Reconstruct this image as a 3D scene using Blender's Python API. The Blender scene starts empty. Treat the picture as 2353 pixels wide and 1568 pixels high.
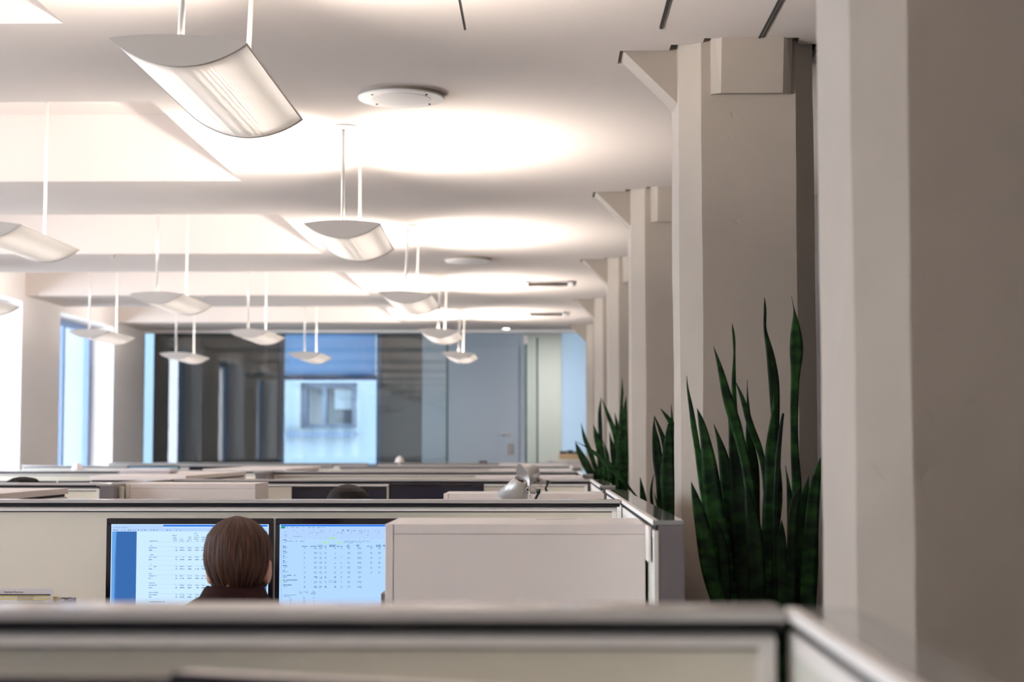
import bpy, bmesh, math, random
from mathutils import Vector, Matrix, noise

R = math.radians
random.seed(7)
scene = bpy.context.scene
COL = scene.collection
E = 1.42            # eye height above the floor
CEIL = E + 1.5      # ceiling height
COFFER = E + 1.877  # top of the lit ceiling recesses
D = 3.411           # bay length
F, PIT, YAW = 3785.0, .0658, .0199   # focal length in pixels of the 2353 px frame, pitch, yaw


def at(px, py, y):
    """point of the room at depth y that the photo shows at this pixel"""
    xc, yc = (px - 1176.5) / F, (784 - py) / F
    yy = math.cos(PIT) - math.sin(PIT) * yc
    zz = math.sin(PIT) + math.cos(PIT) * yc
    X = math.cos(YAW) * xc - math.sin(YAW) * yy
    Y = math.sin(YAW) * xc + math.cos(YAW) * yy
    return Vector((X * y / Y, y, E + zz * y / Y))


# ------------------------------------------------------------------ materials
def mat(name, col, rough=.5, metal=0., bump=0., bscale=40., coat=0., emit=None, estr=0., spec=.5, vary=0., vscale=3., stretch=None):
    m = bpy.data.materials.new(name)
    m.use_nodes = True
    nt = m.node_tree
    b = nt.nodes['Principled BSDF']
    b.inputs['Base Color'].default_value = (*col, 1)
    b.inputs['Roughness'].default_value = rough
    b.inputs['Metallic'].default_value = metal
    b.inputs['Specular IOR Level'].default_value = spec
    if coat:
        b.inputs['Coat Weight'].default_value = coat
        b.inputs['Coat Roughness'].default_value = .05
    if emit:
        b.inputs['Emission Color'].default_value = (*emit, 1)
        b.inputs['Emission Strength'].default_value = estr
    tc = None
    if bump or vary:
        tc = nt.nodes.new('ShaderNodeTexCoord')
    if vary:
        n = nt.nodes.new('ShaderNodeTexNoise')
        n.inputs['Scale'].default_value = vscale
        n.inputs['Detail'].default_value = 5
        src = tc.outputs['Object']
        if stretch:
            mp = nt.nodes.new('ShaderNodeMapping')
            mp.inputs['Scale'].default_value = stretch
            nt.links.new(src, mp.inputs['Vector'])
            src = mp.outputs['Vector']
        nt.links.new(src, n.inputs['Vector'])
        r = nt.nodes.new('ShaderNodeValToRGB')
        r.color_ramp.elements[0].position = .3
        r.color_ramp.elements[1].position = .7
        r.color_ramp.elements[0].color = (*[c * (1 - vary) for c in col], 1)
        r.color_ramp.elements[1].color = (*[min(1, c * (1 + vary)) for c in col], 1)
        nt.links.new(n.outputs['Fac'], r.inputs['Fac'])
        nt.links.new(r.outputs['Color'], b.inputs['Base Color'])
    if bump:
        n = nt.nodes.new('ShaderNodeTexNoise')
        n.inputs['Scale'].default_value = bscale
        n.inputs['Detail'].default_value = 6
        nt.links.new(tc.outputs['Object'], n.inputs['Vector'])
        bp = nt.nodes.new('ShaderNodeBump')
        bp.inputs['Strength'].default_value = bump
        bp.inputs['Distance'].default_value = .01
        nt.links.new(n.outputs['Fac'], bp.inputs['Height'])
        nt.links.new(bp.outputs['Normal'], b.inputs['Normal'])
    return m


def emission(name, col, s):
    m = bpy.data.materials.new(name)
    m.use_nodes = True
    nt = m.node_tree
    nt.nodes.clear()
    e = nt.nodes.new('ShaderNodeEmission')
    e.inputs['Color'].default_value = (*col, 1)
    e.inputs['Strength'].default_value = s
    o = nt.nodes.new('ShaderNodeOutputMaterial')
    nt.links.new(e.outputs[0], o.inputs['Surface'])
    return m


def glass(name, tint=(1, 1, 1), refl=1.0, ior=1.5):
    """clear pane: fresnel mirror over straight-through transmission"""
    m = bpy.data.materials.new(name)
    m.use_nodes = True
    nt = m.node_tree
    nt.nodes.clear()
    t = nt.nodes.new('ShaderNodeBsdfTransparent')
    t.inputs['Color'].default_value = (*tint, 1)
    g = nt.nodes.new('ShaderNodeBsdfGlossy')
    g.inputs['Roughness'].default_value = .0
    g.inputs['Color'].default_value = (refl, refl, refl, 1)
    fr = nt.nodes.new('ShaderNodeFresnel')
    fr.inputs['IOR'].default_value = ior
    mx = nt.nodes.new('ShaderNodeMixShader')
    o = nt.nodes.new('ShaderNodeOutputMaterial')
    ge = nt.nodes.new('ShaderNodeNewGeometry')        # the pane mirrors on its outer face only
    inv = nt.nodes.new('ShaderNodeMath'); inv.operation = 'SUBTRACT'; inv.inputs[0].default_value = 1
    mu = nt.nodes.new('ShaderNodeMath'); mu.operation = 'MULTIPLY'
    nt.links.new(ge.outputs['Backfacing'], inv.inputs[1])
    nt.links.new(fr.outputs[0], mu.inputs[0]); nt.links.new(inv.outputs[0], mu.inputs[1])
    nt.links.new(mu.outputs[0], mx.inputs[0])
    nt.links.new(t.outputs[0], mx.inputs[1])
    nt.links.new(g.outputs[0], mx.inputs[2])
    nt.links.new(mx.outputs[0], o.inputs['Surface'])
    return m


def translucent(name, col, trans, k):
    m = bpy.data.materials.new(name)
    m.use_nodes = True
    nt = m.node_tree
    nt.nodes.clear()
    d = nt.nodes.new('ShaderNodeBsdfDiffuse')
    d.inputs['Color'].default_value = (*col, 1)
    t = nt.nodes.new('ShaderNodeBsdfTranslucent')
    t.inputs['Color'].default_value = (*trans, 1)
    mx = nt.nodes.new('ShaderNodeMixShader')
    mx.inputs[0].default_value = k
    o = nt.nodes.new('ShaderNodeOutputMaterial')
    nt.links.new(d.outputs[0], mx.inputs[1])
    nt.links.new(t.outputs[0], mx.inputs[2])
    nt.links.new(mx.outputs[0], o.inputs['Surface'])
    return m


def diffuser_mat(gain=1.):
    """perforated sheet-metal lamp shell: fine rows of holes let the tubes shine through"""
    m = translucent('perforated_shell', (.62, .60, .585), (.95, .93, .92), .08)
    nt = m.node_tree
    tc = nt.nodes.new('ShaderNodeTexCoord')
    mp = nt.nodes.new('ShaderNodeMapping')
    mp.inputs['Rotation'].default_value = (0, 0, R(45))
    v = nt.nodes.new('ShaderNodeTexVoronoi')
    v.inputs['Scale'].default_value = 330
    v.inputs['Randomness'].default_value = 0
    nt.links.new(tc.outputs['Object'], mp.inputs[0])
    nt.links.new(mp.outputs[0], v.inputs['Vector'])
    r = nt.nodes.new('ShaderNodeValToRGB')
    r.color_ramp.elements[0].position = .35
    r.color_ramp.elements[1].position = .5
    r.color_ramp.elements[0].color = (*[.115 * gain] * 3, 1)
    r.color_ramp.elements[1].color = (*[.045 * gain] * 3, 1)
    nt.links.new(v.outputs['Distance'], r.inputs['Fac'])
    mx = [n for n in nt.nodes if n.type == 'MIX_SHADER'][0]
    nt.links.new(r.outputs['Color'], mx.inputs[0])
    return m


def hair_mat(name, dark, light, k=26.):
    """strands: noise stretched from the crown down"""
    m = mat(name, dark, .58, spec=.22)
    nt = m.node_tree
    b = nt.nodes['Principled BSDF']
    tc = nt.nodes.new('ShaderNodeTexCoord')
    sx = nt.nodes.new('ShaderNodeSeparateXYZ')
    nt.links.new(tc.outputs['Object'], sx.inputs[0])
    a = nt.nodes.new('ShaderNodeMath'); a.operation = 'ARCTAN2'
    nt.links.new(sx.outputs['X'], a.inputs[0]); nt.links.new(sx.outputs['Y'], a.inputs[1])
    am = nt.nodes.new('ShaderNodeMath'); am.operation = 'MULTIPLY'; am.inputs[1].default_value = k
    nt.links.new(a.outputs[0], am.inputs[0])
    zm = nt.nodes.new('ShaderNodeMath'); zm.operation = 'MULTIPLY'; zm.inputs[1].default_value = 14
    nt.links.new(sx.outputs['Z'], zm.inputs[0])
    cb = nt.nodes.new('ShaderNodeCombineXYZ')
    nt.links.new(am.outputs[0], cb.inputs['X']); nt.links.new(zm.outputs[0], cb.inputs['Y'])
    n = nt.nodes.new('ShaderNodeTexNoise'); n.inputs['Scale'].default_value = 1.; n.inputs['Detail'].default_value = 6
    nt.links.new(cb.outputs[0], n.inputs['Vector'])
    r = nt.nodes.new('ShaderNodeValToRGB')
    r.color_ramp.elements[0].position = .35; r.color_ramp.elements[1].position = .72
    r.color_ramp.elements[0].color = (*dark, 1); r.color_ramp.elements[1].color = (*light, 1)
    nt.links.new(n.outputs['Fac'], r.inputs['Fac']); nt.links.new(r.outputs['Color'], b.inputs['Base Color'])
    bp = nt.nodes.new('ShaderNodeBump'); bp.inputs['Strength'].default_value = 1.; bp.inputs['Distance'].default_value = .010
    nt.links.new(n.outputs['Fac'], bp.inputs['Height']); nt.links.new(bp.outputs['Normal'], b.inputs['Normal'])
    return m


def leaf_mat():
    """dark green blade with lighter wavy cross bands"""
    m = mat('snake_plant_leaf', (.012, .05, .012), .55, spec=.16)
    nt = m.node_tree
    b = nt.nodes['Principled BSDF']
    tc = nt.nodes.new('ShaderNodeTexCoord')
    mp = nt.nodes.new('ShaderNodeMapping'); mp.inputs['Scale'].default_value = (12, 12, 22)
    nt.links.new(tc.outputs['Object'], mp.inputs[0])
    n = nt.nodes.new('ShaderNodeTexNoise'); n.inputs['Scale'].default_value = 1.6; n.inputs['Detail'].default_value = 4
    nt.links.new(mp.outputs[0], n.inputs['Vector'])
    r = nt.nodes.new('ShaderNodeValToRGB')
    r.color_ramp.elements[0].position = .40; r.color_ramp.elements[1].position = .68
    r.color_ramp.elements[0].color = (.0032, .011, .0040, 1); r.color_ramp.elements[1].color = (.013, .047, .008, 1)
    nt.links.new(n.outputs['Fac'], r.inputs['Fac'])
    oi = nt.nodes.new('ShaderNodeObjectInfo')
    hs = nt.nodes.new('ShaderNodeHueSaturation')
    mr = nt.nodes.new('ShaderNodeMapRange'); mr.inputs['To Min'].default_value = .55; mr.inputs['To Max'].default_value = 1.7
    nt.links.new(oi.outputs['Random'], mr.inputs['Value'])
    nt.links.new(mr.outputs[0], hs.inputs['Value'])
    nt.links.new(r.outputs['Color'], hs.inputs['Color'])
    nt.links.new(hs.outputs['Color'], b.inputs['Base Color'])
    return m


M = {}
M['ceiling'] = mat('ceiling_paint', (.72, .652, .608), .85, bump=.04, bscale=60)
M['coffer'] = mat('recess_paint', (.84, .81, .785), .85)
M['plenum'] = mat('dark_plenum', (.03, .028, .028), .9)
M['column'] = mat('rough_painted_concrete', (.35, .302, .256), .8, bump=.35, bscale=9, vary=.05, vscale=2.2)
def chips(m):
    nt = m.node_tree
    b = nt.nodes['Principled BSDF']
    old = b.inputs['Normal'].links[0].from_node
    tc = nt.nodes.new('ShaderNodeTexCoord')
    n = nt.nodes.new('ShaderNodeTexNoise'); n.inputs['Scale'].default_value = 16; n.inputs['Detail'].default_value = 3; n.inputs['Distortion'].default_value = .6
    nt.links.new(tc.outputs['Object'], n.inputs['Vector'])
    r = nt.nodes.new('ShaderNodeValToRGB'); r.color_ramp.elements[0].position = .69; r.color_ramp.elements[1].position = .75
    nt.links.new(n.outputs['Fac'], r.inputs['Fac'])
    bp = nt.nodes.new('ShaderNodeBump'); bp.inputs['Strength'].default_value = .3; bp.inputs['Distance'].default_value = .006; bp.invert = True
    nt.links.new(r.outputs['Color'], bp.inputs['Height']); nt.links.new(old.outputs['Normal'], bp.inputs['Normal'])
    nt.links.new(bp.outputs['Normal'], b.inputs['Normal'])


chips(M['column'])
M['wall'] = mat('wall_paint', (.88, .835, .815), .85, bump=.03)
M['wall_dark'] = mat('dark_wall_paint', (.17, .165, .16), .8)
M['wall_right'] = mat('shaded_corridor_paint', (.12, .11, .105), .85)  # dark tone set to cut the fill light on the column fronts
M['cream'] = mat('cream_wall_paint', (.72, .70, .60), .85)
M['carpet'] = mat('grey_carpet', (.24, .22, .21), .95, bump=.5, bscale=300)
M['alu'] = mat('brushed_aluminium', (.88, .83, .78), .45, .0)
M['cap'] = mat('grey_cap_rail', (.55, .52, .50), .2, .3)
M['gloss'] = mat('glossy_grey_top', (.32, .315, .30), .07, coat=.6)
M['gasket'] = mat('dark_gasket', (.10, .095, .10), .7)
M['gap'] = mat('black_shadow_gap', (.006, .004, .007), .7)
M['panel'] = mat('frosted_glass_panel', (.87, .80, .665), .25, coat=.3)
M['panel_side'] = mat('matte_side_panel', (.70, .70, .62), .85, spec=.1)
M['white'] = mat('white_laminate', (.90, .81, .765), .42)
M['whitetop'] = mat('white_laminate_top', (.92, .87, .84), .5)  # lighter copy of the laminate: stronger light on tops put into the colour
M['grey'] = mat('grey_laminate', (.17, .152, .158), .5)
M['desk'] = mat('desk_top', (.78, .74, .70), .4)
M['black'] = mat('black_plastic', (.010, .008, .013), .25)
M['bezel'] = mat('black_bezel', (.008, .006, .012), .12)
M['off'] = mat('dark_screen', (.012, .012, .028), .15)
M['silver'] = mat('silver_paint', (.46, .435, .415), .33, .4)
M['chrome'] = mat('chrome', (.75, .74, .73), .12, 1.)
M['lampcap'] = mat('lamp_end_metal', (.64, .60, .56), .5, .15)
M['rod'] = mat('lamp_rod', (.80, .78, .74), .3, .2)
M['shell'] = diffuser_mat(.86)
M['shell_b'] = diffuser_mat(2.3)
M['tube'] = emission('fluorescent_glow', (1.0, .88, .78), 46)
M['tube_b'] = emission('fluorescent_glow_recess', (1.0, .89, .80), 12)
M['spk'] = mat('white_metal_grille', (.80, .77, .76), .4)
M['vent'] = mat('vent_slats', (.30, .25, .20), .6)
M['leaf'] = leaf_mat()
M['pot'] = mat('dark_planter', (.05, .048, .048), .5)
M['soil'] = mat('soil', (.03, .02, .014), .95, bump=.6, bscale=80)
M['hair_w'] = hair_mat('brown_hair', (.008, .003, .0022), (.145, .062, .037))
M['hair_m'] = hair_mat('short_dark_hair', (.003, .0018, .0015), (.014, .008, .006), 60)
M['hair_c'] = hair_mat('curly_dark_hair', (.005, .0035, .003), (.02, .012, .008), 40)
M['skin'] = mat('skin', (.55, .30, .21), .5, bump=.05, bscale=200)
M['jacket'] = mat('dark_brown_cloth', (.022, .009, .009), .9, spec=.08, bump=.3, bscale=150)
M['shirt'] = mat('blue_shirt_cloth', (.10, .14, .25), .85)
M['trousers'] = mat('dark_trousers', (.02, .02, .025), .9)
M['chair'] = mat('black_mesh_fabric', (.02, .02, .022), .9)
M['paper'] = mat('paper', (.78, .72, .72), .8)
M['paper_y'] = mat('yellow_table_print', (.74, .60, .22), .8)
M['ink'] = mat('dark_ink', (.02, .008, .008), .8)
M['tray'] = mat('plum_tray', (.06, .03, .045), .5)
M['yellow'] = mat('yellow_card', (.60, .40, .02), .7)
M['tan'] = mat('tan_board', (.50, .36, .20), .7)
M['frame_blue'] = mat('window_frame_paint', (.20, .30, .50), .5)  # blue cast of the daylight is put into the frame colour
M['glass'] = glass('clear_glass', (.93, .97, .96))
M['glass_thin'] = glass('anti_glare_glass', (.95, .97, .98), 1., 1.12)
M['glass_far'] = glass('partition_glass', (.88, .94, .96), 1., 1.9)
M['glass_edge'] = mat('green_glass_edge', (.05, .10, .09), .2)
M['blind'] = translucent('blue_roller_blind', (.30, .40, .52), (.50, .68, .90), .88)
M['blind_w'] = translucent('pale_roller_blind', (.6, .64, .68), (.56, .61, .67), .7)
M['facade'] = mat('pale_render', (.064, .081, .102), .8, vary=.06, vscale=.6)
M['facade_glass'] = mat('opposite_window_glass', (.006, .012, .022), .1)
M['facade_dark'] = mat('opposite_frame', (.012, .027, .055), .6)
M['downlight'] = emission('downlight_glow', (1, .97, .9), 14)
M['panel_glow'] = emission('light_panel_glow', (.93, .97, 1), 42)
M['panel_glow_dim'] = emission('light_panel_glow_dim', (.86, .93, 1), 12)
M['mark'] = mat('faint_scuff', (.50, .42, .42), .6)
# screens
M['s_page'] = emission('screen_page', (.56, .77, 1.0), 0.896)
M['s_sheet'] = emission('screen_sheet', (.43, .66, 1.0), 0.864)
M['s_tool'] = emission('screen_toolbar', (.47, .67, 1.0), 0.800)
M['s_title'] = emission('screen_title_blue', (.03, .19, .80), 0.800)
M['s_side'] = emission('screen_side_blue', (.045, .155, .45), 0.800)
M['s_strip'] = emission('screen_strip_blue', (.15, .40, .85), 0.800)
M['s_text'] = emission('screen_text_grey', (.20, .33, .55), 0.800)
M['s_bold'] = emission('screen_text_dark', (.07, .13, .32), 0.800)
M['s_green'] = emission('screen_green', (.02, .35, .16), 0.800)
M['s_lime'] = emission('screen_lime', (.42, .85, .22), 0.800)
M['s_cyan'] = emission('screen_cyan', (.35, .75, 1.0), 0.880)
M['s_task'] = emission('screen_taskbar', (.42, .50, .95), 0.800)


# ------------------------------------------------------------------ mesh helpers
def wo(o):
    v = Vector((0, 0, 0))
    while o is not None:
        v = v + Vector(o.location)
        o = o.parent
    return v


class MB:
    def __init__(s):
        s.bm = bmesh.new()
        s.mats = []

    def mi(s, m):
        if m is None:
            return 0
        if m not in s.mats:
            s.mats.append(m)
        return s.mats.index(m)

    def _tag(s, before, m):
        i = s.mi(m)
        if i:
            s.bm.faces.ensure_lookup_table()
            for f in s.bm.faces[before:]:
                f.material_index = i

    def box(s, x0, x1, y0, y1, z0, z1, bev=0., m=None):
        n0 = len(s.bm.faces)
        b2 = bmesh.new()
        bmesh.ops.create_cube(b2, size=1)
        for v in b2.verts:
            v.co = Vector(((x0 + x1) / 2 + v.co.x * (x1 - x0), (y0 + y1) / 2 + v.co.y * (y1 - y0), (z0 + z1) / 2 + v.co.z * (z1 - z0)))
        if bev:
            bmesh.ops.bevel(b2, geom=b2.edges[:], offset=bev, segments=2, affect='EDGES', profile=.5)
        s.merge(b2)
        s._tag(n0, m)
        return s

    def merge(s, b2, mx=None):
        if mx is not None:
            b2.transform(mx)
        mp = {}
        for v in b2.verts:
            mp[v] = s.bm.verts.new(v.co)
        for f in b2.faces:
            try:
                nf = s.bm.faces.new([mp[v] for v in f.verts])
                nf.smooth = f.smooth
            except ValueError:
                pass
        b2.free()

    def prism(s, pts, axis, a, b, m=None):
        """extrude a 2-D outline along an axis; pts are the two other coordinates in xyz order"""
        n0 = len(s.bm.faces)

        def P(p, t):
            if axis == 'x': return (t, p[0], p[1])
            if axis == 'y': return (p[0], t, p[1])
            return (p[0], p[1], t)
        A = [s.bm.verts.new(P(p, a)) for p in pts]
        B = [s.bm.verts.new(P(p, b)) for p in pts]
        n = len(pts)
        fs = [s.bm.faces.new(A), s.bm.faces.new(B[::-1])]
        for i in range(n):
            fs.append(s.bm.faces.new([A[i], B[i], B[(i + 1) % n], A[(i + 1) % n]]))
        bmesh.ops.recalc_face_normals(s.bm, faces=fs)
        s._tag(n0, m)
        return s

    def lathe(s, prof, origin, axis=(0, 0, 1), seg=24, m=None, cap0=True, cap1=True, smooth=True):
        """prof: list of (t along the axis, radius)"""
        n0 = len(s.bm.faces)
        ax = Vector(axis).normalized()
        up = Vector((0, 0, 1)) if abs(ax.z) < .9 else Vector((1, 0, 0))
        u = ax.cross(up).normalized()
        w = ax.cross(u)
        o = Vector(origin)
        rings = []
        for t, r in prof:
            rings.append([s.bm.verts.new(o + ax * t + (u * math.cos(2 * math.pi * k / seg) + w * math.sin(2 * math.pi * k / seg)) * r) for k in range(seg)])
        fs = []
        for a, b in zip(rings, rings[1:]):
            for k in range(seg):
                f = s.bm.faces.new([a[k], a[(k + 1) % seg], b[(k + 1) % seg], b[k]])
                f.smooth = smooth
                fs.append(f)
        if cap0: fs.append(s.bm.faces.new(rings[0][::-1]))
        if cap1: fs.append(s.bm.faces.new(rings[-1]))
        bmesh.ops.recalc_face_normals(s.bm, faces=fs)
        s._tag(n0, m)
        return s

    def tube(s, p0, p1, r0, r1=None, seg=10, m=None):
        p0, p1 = Vector(p0), Vector(p1)
        d = p1 - p0
        return s.lathe([(0, r0), (d.length, r0 if r1 is None else r1)], p0, d, seg, m)

    def ball(s, c, r, seg=20, rings=12, m=None):
        """r: one radius or three"""
        n0 = len(s.bm.faces)
        b2 = bmesh.new()
        bmesh.ops.create_uvsphere(b2, u_segments=seg, v_segments=rings, radius=1)
        rr = (r, r, r) if isinstance(r, (int, float)) else r
        for v in b2.verts:
            v.co = Vector((c[0] + v.co.x * rr[0], c[1] + v.co.y * rr[1], c[2] + v.co.z * rr[2]))
        for f in b2.faces: f.smooth = True
        s.merge(b2)
        s._tag(n0, m)
        return s

    def quad(s, x0, x1, z0, z1, y, m=None):
        """upright flat mark facing the camera side (-y)"""
        n0 = len(s.bm.faces)
        v = [s.bm.verts.new(p) for p in ((x0, y, z0), (x1, y, z0), (x1, y, z1), (x0, y, z1))]
        s.bm.faces.new(v)
        s._tag(n0, m)
        return s

    def build(s, name, m, parent=None):
        off = wo(parent)
        if off.length:
            bmesh.ops.translate(s.bm, verts=s.bm.verts[:], vec=-off)
        me = bpy.data.meshes.new(name)
        s.bm.to_mesh(me)
        s.bm.free()
        ms = list(s.mats)
        if not ms or (m is not None and ms[0] is not m):
            # default material first
            if m in ms: ms.remove(m)
        me.materials.append(m)
        for x in s.mats:
            if x is not m: me.materials.append(x)
        o = bpy.data.objects.new(name, me)
        COL.objects.link(o)
        if parent is not None: o.parent = parent
        return o


def mb(m=None):
    b = MB()
    b.mats = [m]
    return b


def tag(o, label=None, cat=None, group=None, kind=None):
    if label: o['label'] = label
    if cat: o['category'] = cat
    if group: o['group'] = group
    if kind: o['kind'] = kind
    return o


def empty(name, loc, label=None, cat=None, group=None, kind=None):
    o = bpy.data.objects.new(name, None)
    COL.objects.link(o)
    o.location = loc
    return tag(o, label, cat, group, kind)


def copy_tree(o, parent=None):
    c = o.copy()
    COL.objects.link(c)
    if parent is not None: c.parent = parent
    for ch in list(o.children):
        copy_tree(ch, c)
    return c


# ------------------------------------------------------------------ camera, world
cam = bpy.data.cameras.new('camera')
cam.sensor_width = 36
cam.lens = 36 * F / 2353
cam.clip_start = .05
cam.clip_end = 200
cam.dof.use_dof = True
cam.dof.focus_distance = 5.1
cam.dof.aperture_fstop = 4.0
co = bpy.data.objects.new('camera', cam)
COL.objects.link(co)
co.location = (0, 0, E)
co.rotation_euler = (math.pi / 2 + PIT, 0, YAW)
scene.camera = co
scene.view_settings.view_transform = 'Standard'
scene.view_settings.look = 'None'
scene.view_settings.gamma = 1
scene.view_settings.exposure = .32
scene.view_settings.use_curve_mapping = False

w = bpy.data.worlds.new('sky')
scene.world = w
w.use_nodes = True
bg = w.node_tree.nodes['Background']
bg.inputs['Color'].default_value = (.82, .895, 1.0, 1)
bg.inputs['Strength'].default_value = 11.5

# ------------------------------------------------------------------ room shell
XL, XR, YB, YG = -5.07, 1.6, -3.9, 20.7
COFF_X = -1.695
coffers = [(3.585 + i * D, 5.689 + i * D) for i in range(-1, 5)]
COLS = [2.829 + i * D for i in range(6)]


def struct(o):
    o['kind'] = 'structure'
    return o


f = mb(); f.box(-9, 4, YB - .3, 27, -.1, 0)
struct(f.build('floor', M['carpet']))

holes = [(XL - .36, COFF_X, a, b) for a, b in coffers]
for c in COLS:
    holes.append((.47, 1.03, c - .20, c + .2))
    holes.append((.285, .475, c - .11, c + .10))
    holes.append((.585, .935, c - .295, c - .2))
xs = sorted({XL - .36, XR, *[h[0] for h in holes], *[h[1] for h in holes]})
ys = sorted({YB, 20.65, *[h[2] for h in holes], *[h[3] for h in holes]})
ys = [y for y in ys if YB <= y <= 20.65]
cb = mb()
TH = .03
solid = {}
for i in range(len(xs) - 1):
    for j in range(len(ys) - 1):
        mx_, my_ = (xs[i] + xs[i + 1]) / 2, (ys[j] + ys[j + 1]) / 2
        solid[i, j] = not any(h[0] < mx_ < h[1] and h[2] < my_ < h[3] for h in holes)
for (i, j), ok in solid.items():
    if not ok: continue
    x0, x1, y0, y1 = xs[i], xs[i + 1], ys[j], ys[j + 1]
    bm = cb.bm
    for z in (CEIL, CEIL + TH):
        bm.faces.new([bm.verts.new(p) for p in ((x0, y0, z), (x1, y0, z), (x1, y1, z), (x0, y1, z))])
    for (di, dj, p, q) in ((-1, 0, (x0, y0), (x0, y1)), (1, 0, (x1, y0), (x1, y1)), (0, -1, (x0, y0), (x1, y0)), (0, 1, (x0, y1), (x1, y1))):
        if not solid.get((i + di, j + dj), False):
            bm.faces.new([bm.verts.new(v) for v in ((*p, CEIL), (*q, CEIL), (*q, CEIL + TH), (*p, CEIL + TH))])
for a, b in coffers:
    x0 = XL - .36
    cb.box(x0, COFF_X + .03, a - .03, b + .03, COFFER, COFFER + .03)
    cb.box(x0, COFF_X + .03, a - .03, a, CEIL + TH, COFFER)
    cb.box(x0, COFF_X + .03, b, b + .03, CEIL + TH, COFFER)
    cb.box(COFF_X, COFF_X + .03, a, b, CEIL + TH, COFFER)
bmesh.ops.remove_doubles(cb.bm, verts=cb.bm.verts[:], dist=1e-5)
bmesh.ops.recalc_face_normals(cb.bm, faces=cb.bm.faces[:])
struct(cb.build('ceiling', M['ceiling']))
b = mb(); b.box(-9, 4, YB - .3, 27, COFFER + .35, COFFER + .45)
struct(b.build('ceiling', M['plenum']))          # the slab above the hung ceiling

# left wall with deep window openings
wins = [(17.10 + i * D, 19.25 + i * D) for i in range(-6, 1)]
WZ0, WZ1 = .80, E + 1.44
b = mb()
xo = XL - .36
edge = YB
for a, c in wins:
    b.box(xo, XL, edge, a, 0, COFFER + .35)
    b.box(xo, XL, a, c, 0, WZ0)
    b.box(xo, XL, a, c, WZ1, COFFER + .35)
    edge = c
b.box(xo, XL, edge, 20.64, 0, COFFER + .35)
struct(b.build('wall_left', M['wall']))
for k, (a, c) in enumerate(wins):
    wn = empty('window_%d' % (k + 1), (xo + .06, (a + c) / 2, WZ0), kind='structure')
    b = mb()
    for (y0, y1) in ((a, a + .07), (c - .07, c), ((a + c) / 2 - .04, (a + c) / 2 + .04)):
        b.box(xo + .02, xo + .09, y0, y1, WZ0, WZ1)
    for (z0, z1) in ((WZ0, WZ0 + .07), (WZ1 - .07, WZ1)):
        b.box(xo + .02, xo + .09, a + .07, (a + c) / 2 - .04, z0, z1)
        b.box(xo + .02, xo + .09, (a + c) / 2 + .04, c - .07, z0, z1)
    b.build('window_frame', M['frame_blue'], wn)
    b = mb()
    b.box(xo + .05, xo + .056, a + .07, c - .07, WZ0 + .07, WZ1 - .07)
    b.build('pane', M['glass_thin'], wn)
    b = mb(); b.box(xo, XL + .04, a, c, WZ0 - .03, WZ0 + .002, .006)
    b.build('window_sill', M['wall'], wn)
    L = bpy.data.lights.new('sky_portal', 'AREA')
    L.shape = 'RECTANGLE'; L.size = c - a; L.size_y = WZ1 - WZ0
    L.cycles.is_portal = True
    lo = bpy.data.objects.new('sky_portal', L); COL.objects.link(lo)
    lo.location = (xo - .02, (a + c) / 2, (WZ0 + WZ1) / 2)
    lo.rotation_euler = (0, R(-90), 0)

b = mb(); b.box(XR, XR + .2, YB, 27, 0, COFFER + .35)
struct(b.build('wall_right', M['wall_right']))  # unseen wall, moved close and darkened to keep the column fronts dim
b = mb(); b.box(-9, 4, YB - .2, YB, 0, COFFER + .35)
struct(b.build('wall_back', M['wall']))

# ---- glazed end of the office: header, clear panes, the dark meeting room and its window
b = mb(); b.box(XL - .36, XR, 20.64, 20.76, E + 1.468, COFFER + .35)
b.box(XL - .36, XL, 20.64, 20.76, 0, E + 1.468)
b.box(1.06, XR, 20.64, 20.76, 0, E + 1.468)
struct(b.build('wall_far', M['wall']))
b = mb()
for px in (640, 875, 970):
    pass
b.box(XL, -1.225, 20.69, 20.702, .02, E + 1.468)
struct(b.build('window_11', M['glass_far']))
b = mb(); b.box(-1.237, -1.213, 20.685, 20.707, .02, E + 1.468)
struct(b.build('trim_2', M['glass_edge']))
ZC2 = E + 1.78
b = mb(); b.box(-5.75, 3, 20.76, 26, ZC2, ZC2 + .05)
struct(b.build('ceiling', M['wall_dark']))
# outer wall of the meeting room at 22.6
YF = 22.6
wa, wb_ = at(640, 1000, YF).x, at(875, 1000, YF).x
b = mb()
zt, zb = E + 1.64, E - .25
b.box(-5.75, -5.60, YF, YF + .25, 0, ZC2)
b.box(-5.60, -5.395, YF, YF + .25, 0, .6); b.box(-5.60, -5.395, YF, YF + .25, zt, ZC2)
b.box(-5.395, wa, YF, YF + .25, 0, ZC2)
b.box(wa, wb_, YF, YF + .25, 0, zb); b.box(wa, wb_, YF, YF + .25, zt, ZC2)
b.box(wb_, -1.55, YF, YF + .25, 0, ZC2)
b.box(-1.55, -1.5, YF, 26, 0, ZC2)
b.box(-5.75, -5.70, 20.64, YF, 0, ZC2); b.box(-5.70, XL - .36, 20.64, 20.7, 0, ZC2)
struct(b.build('wall_meeting_room', M['wall_dark']))
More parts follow.
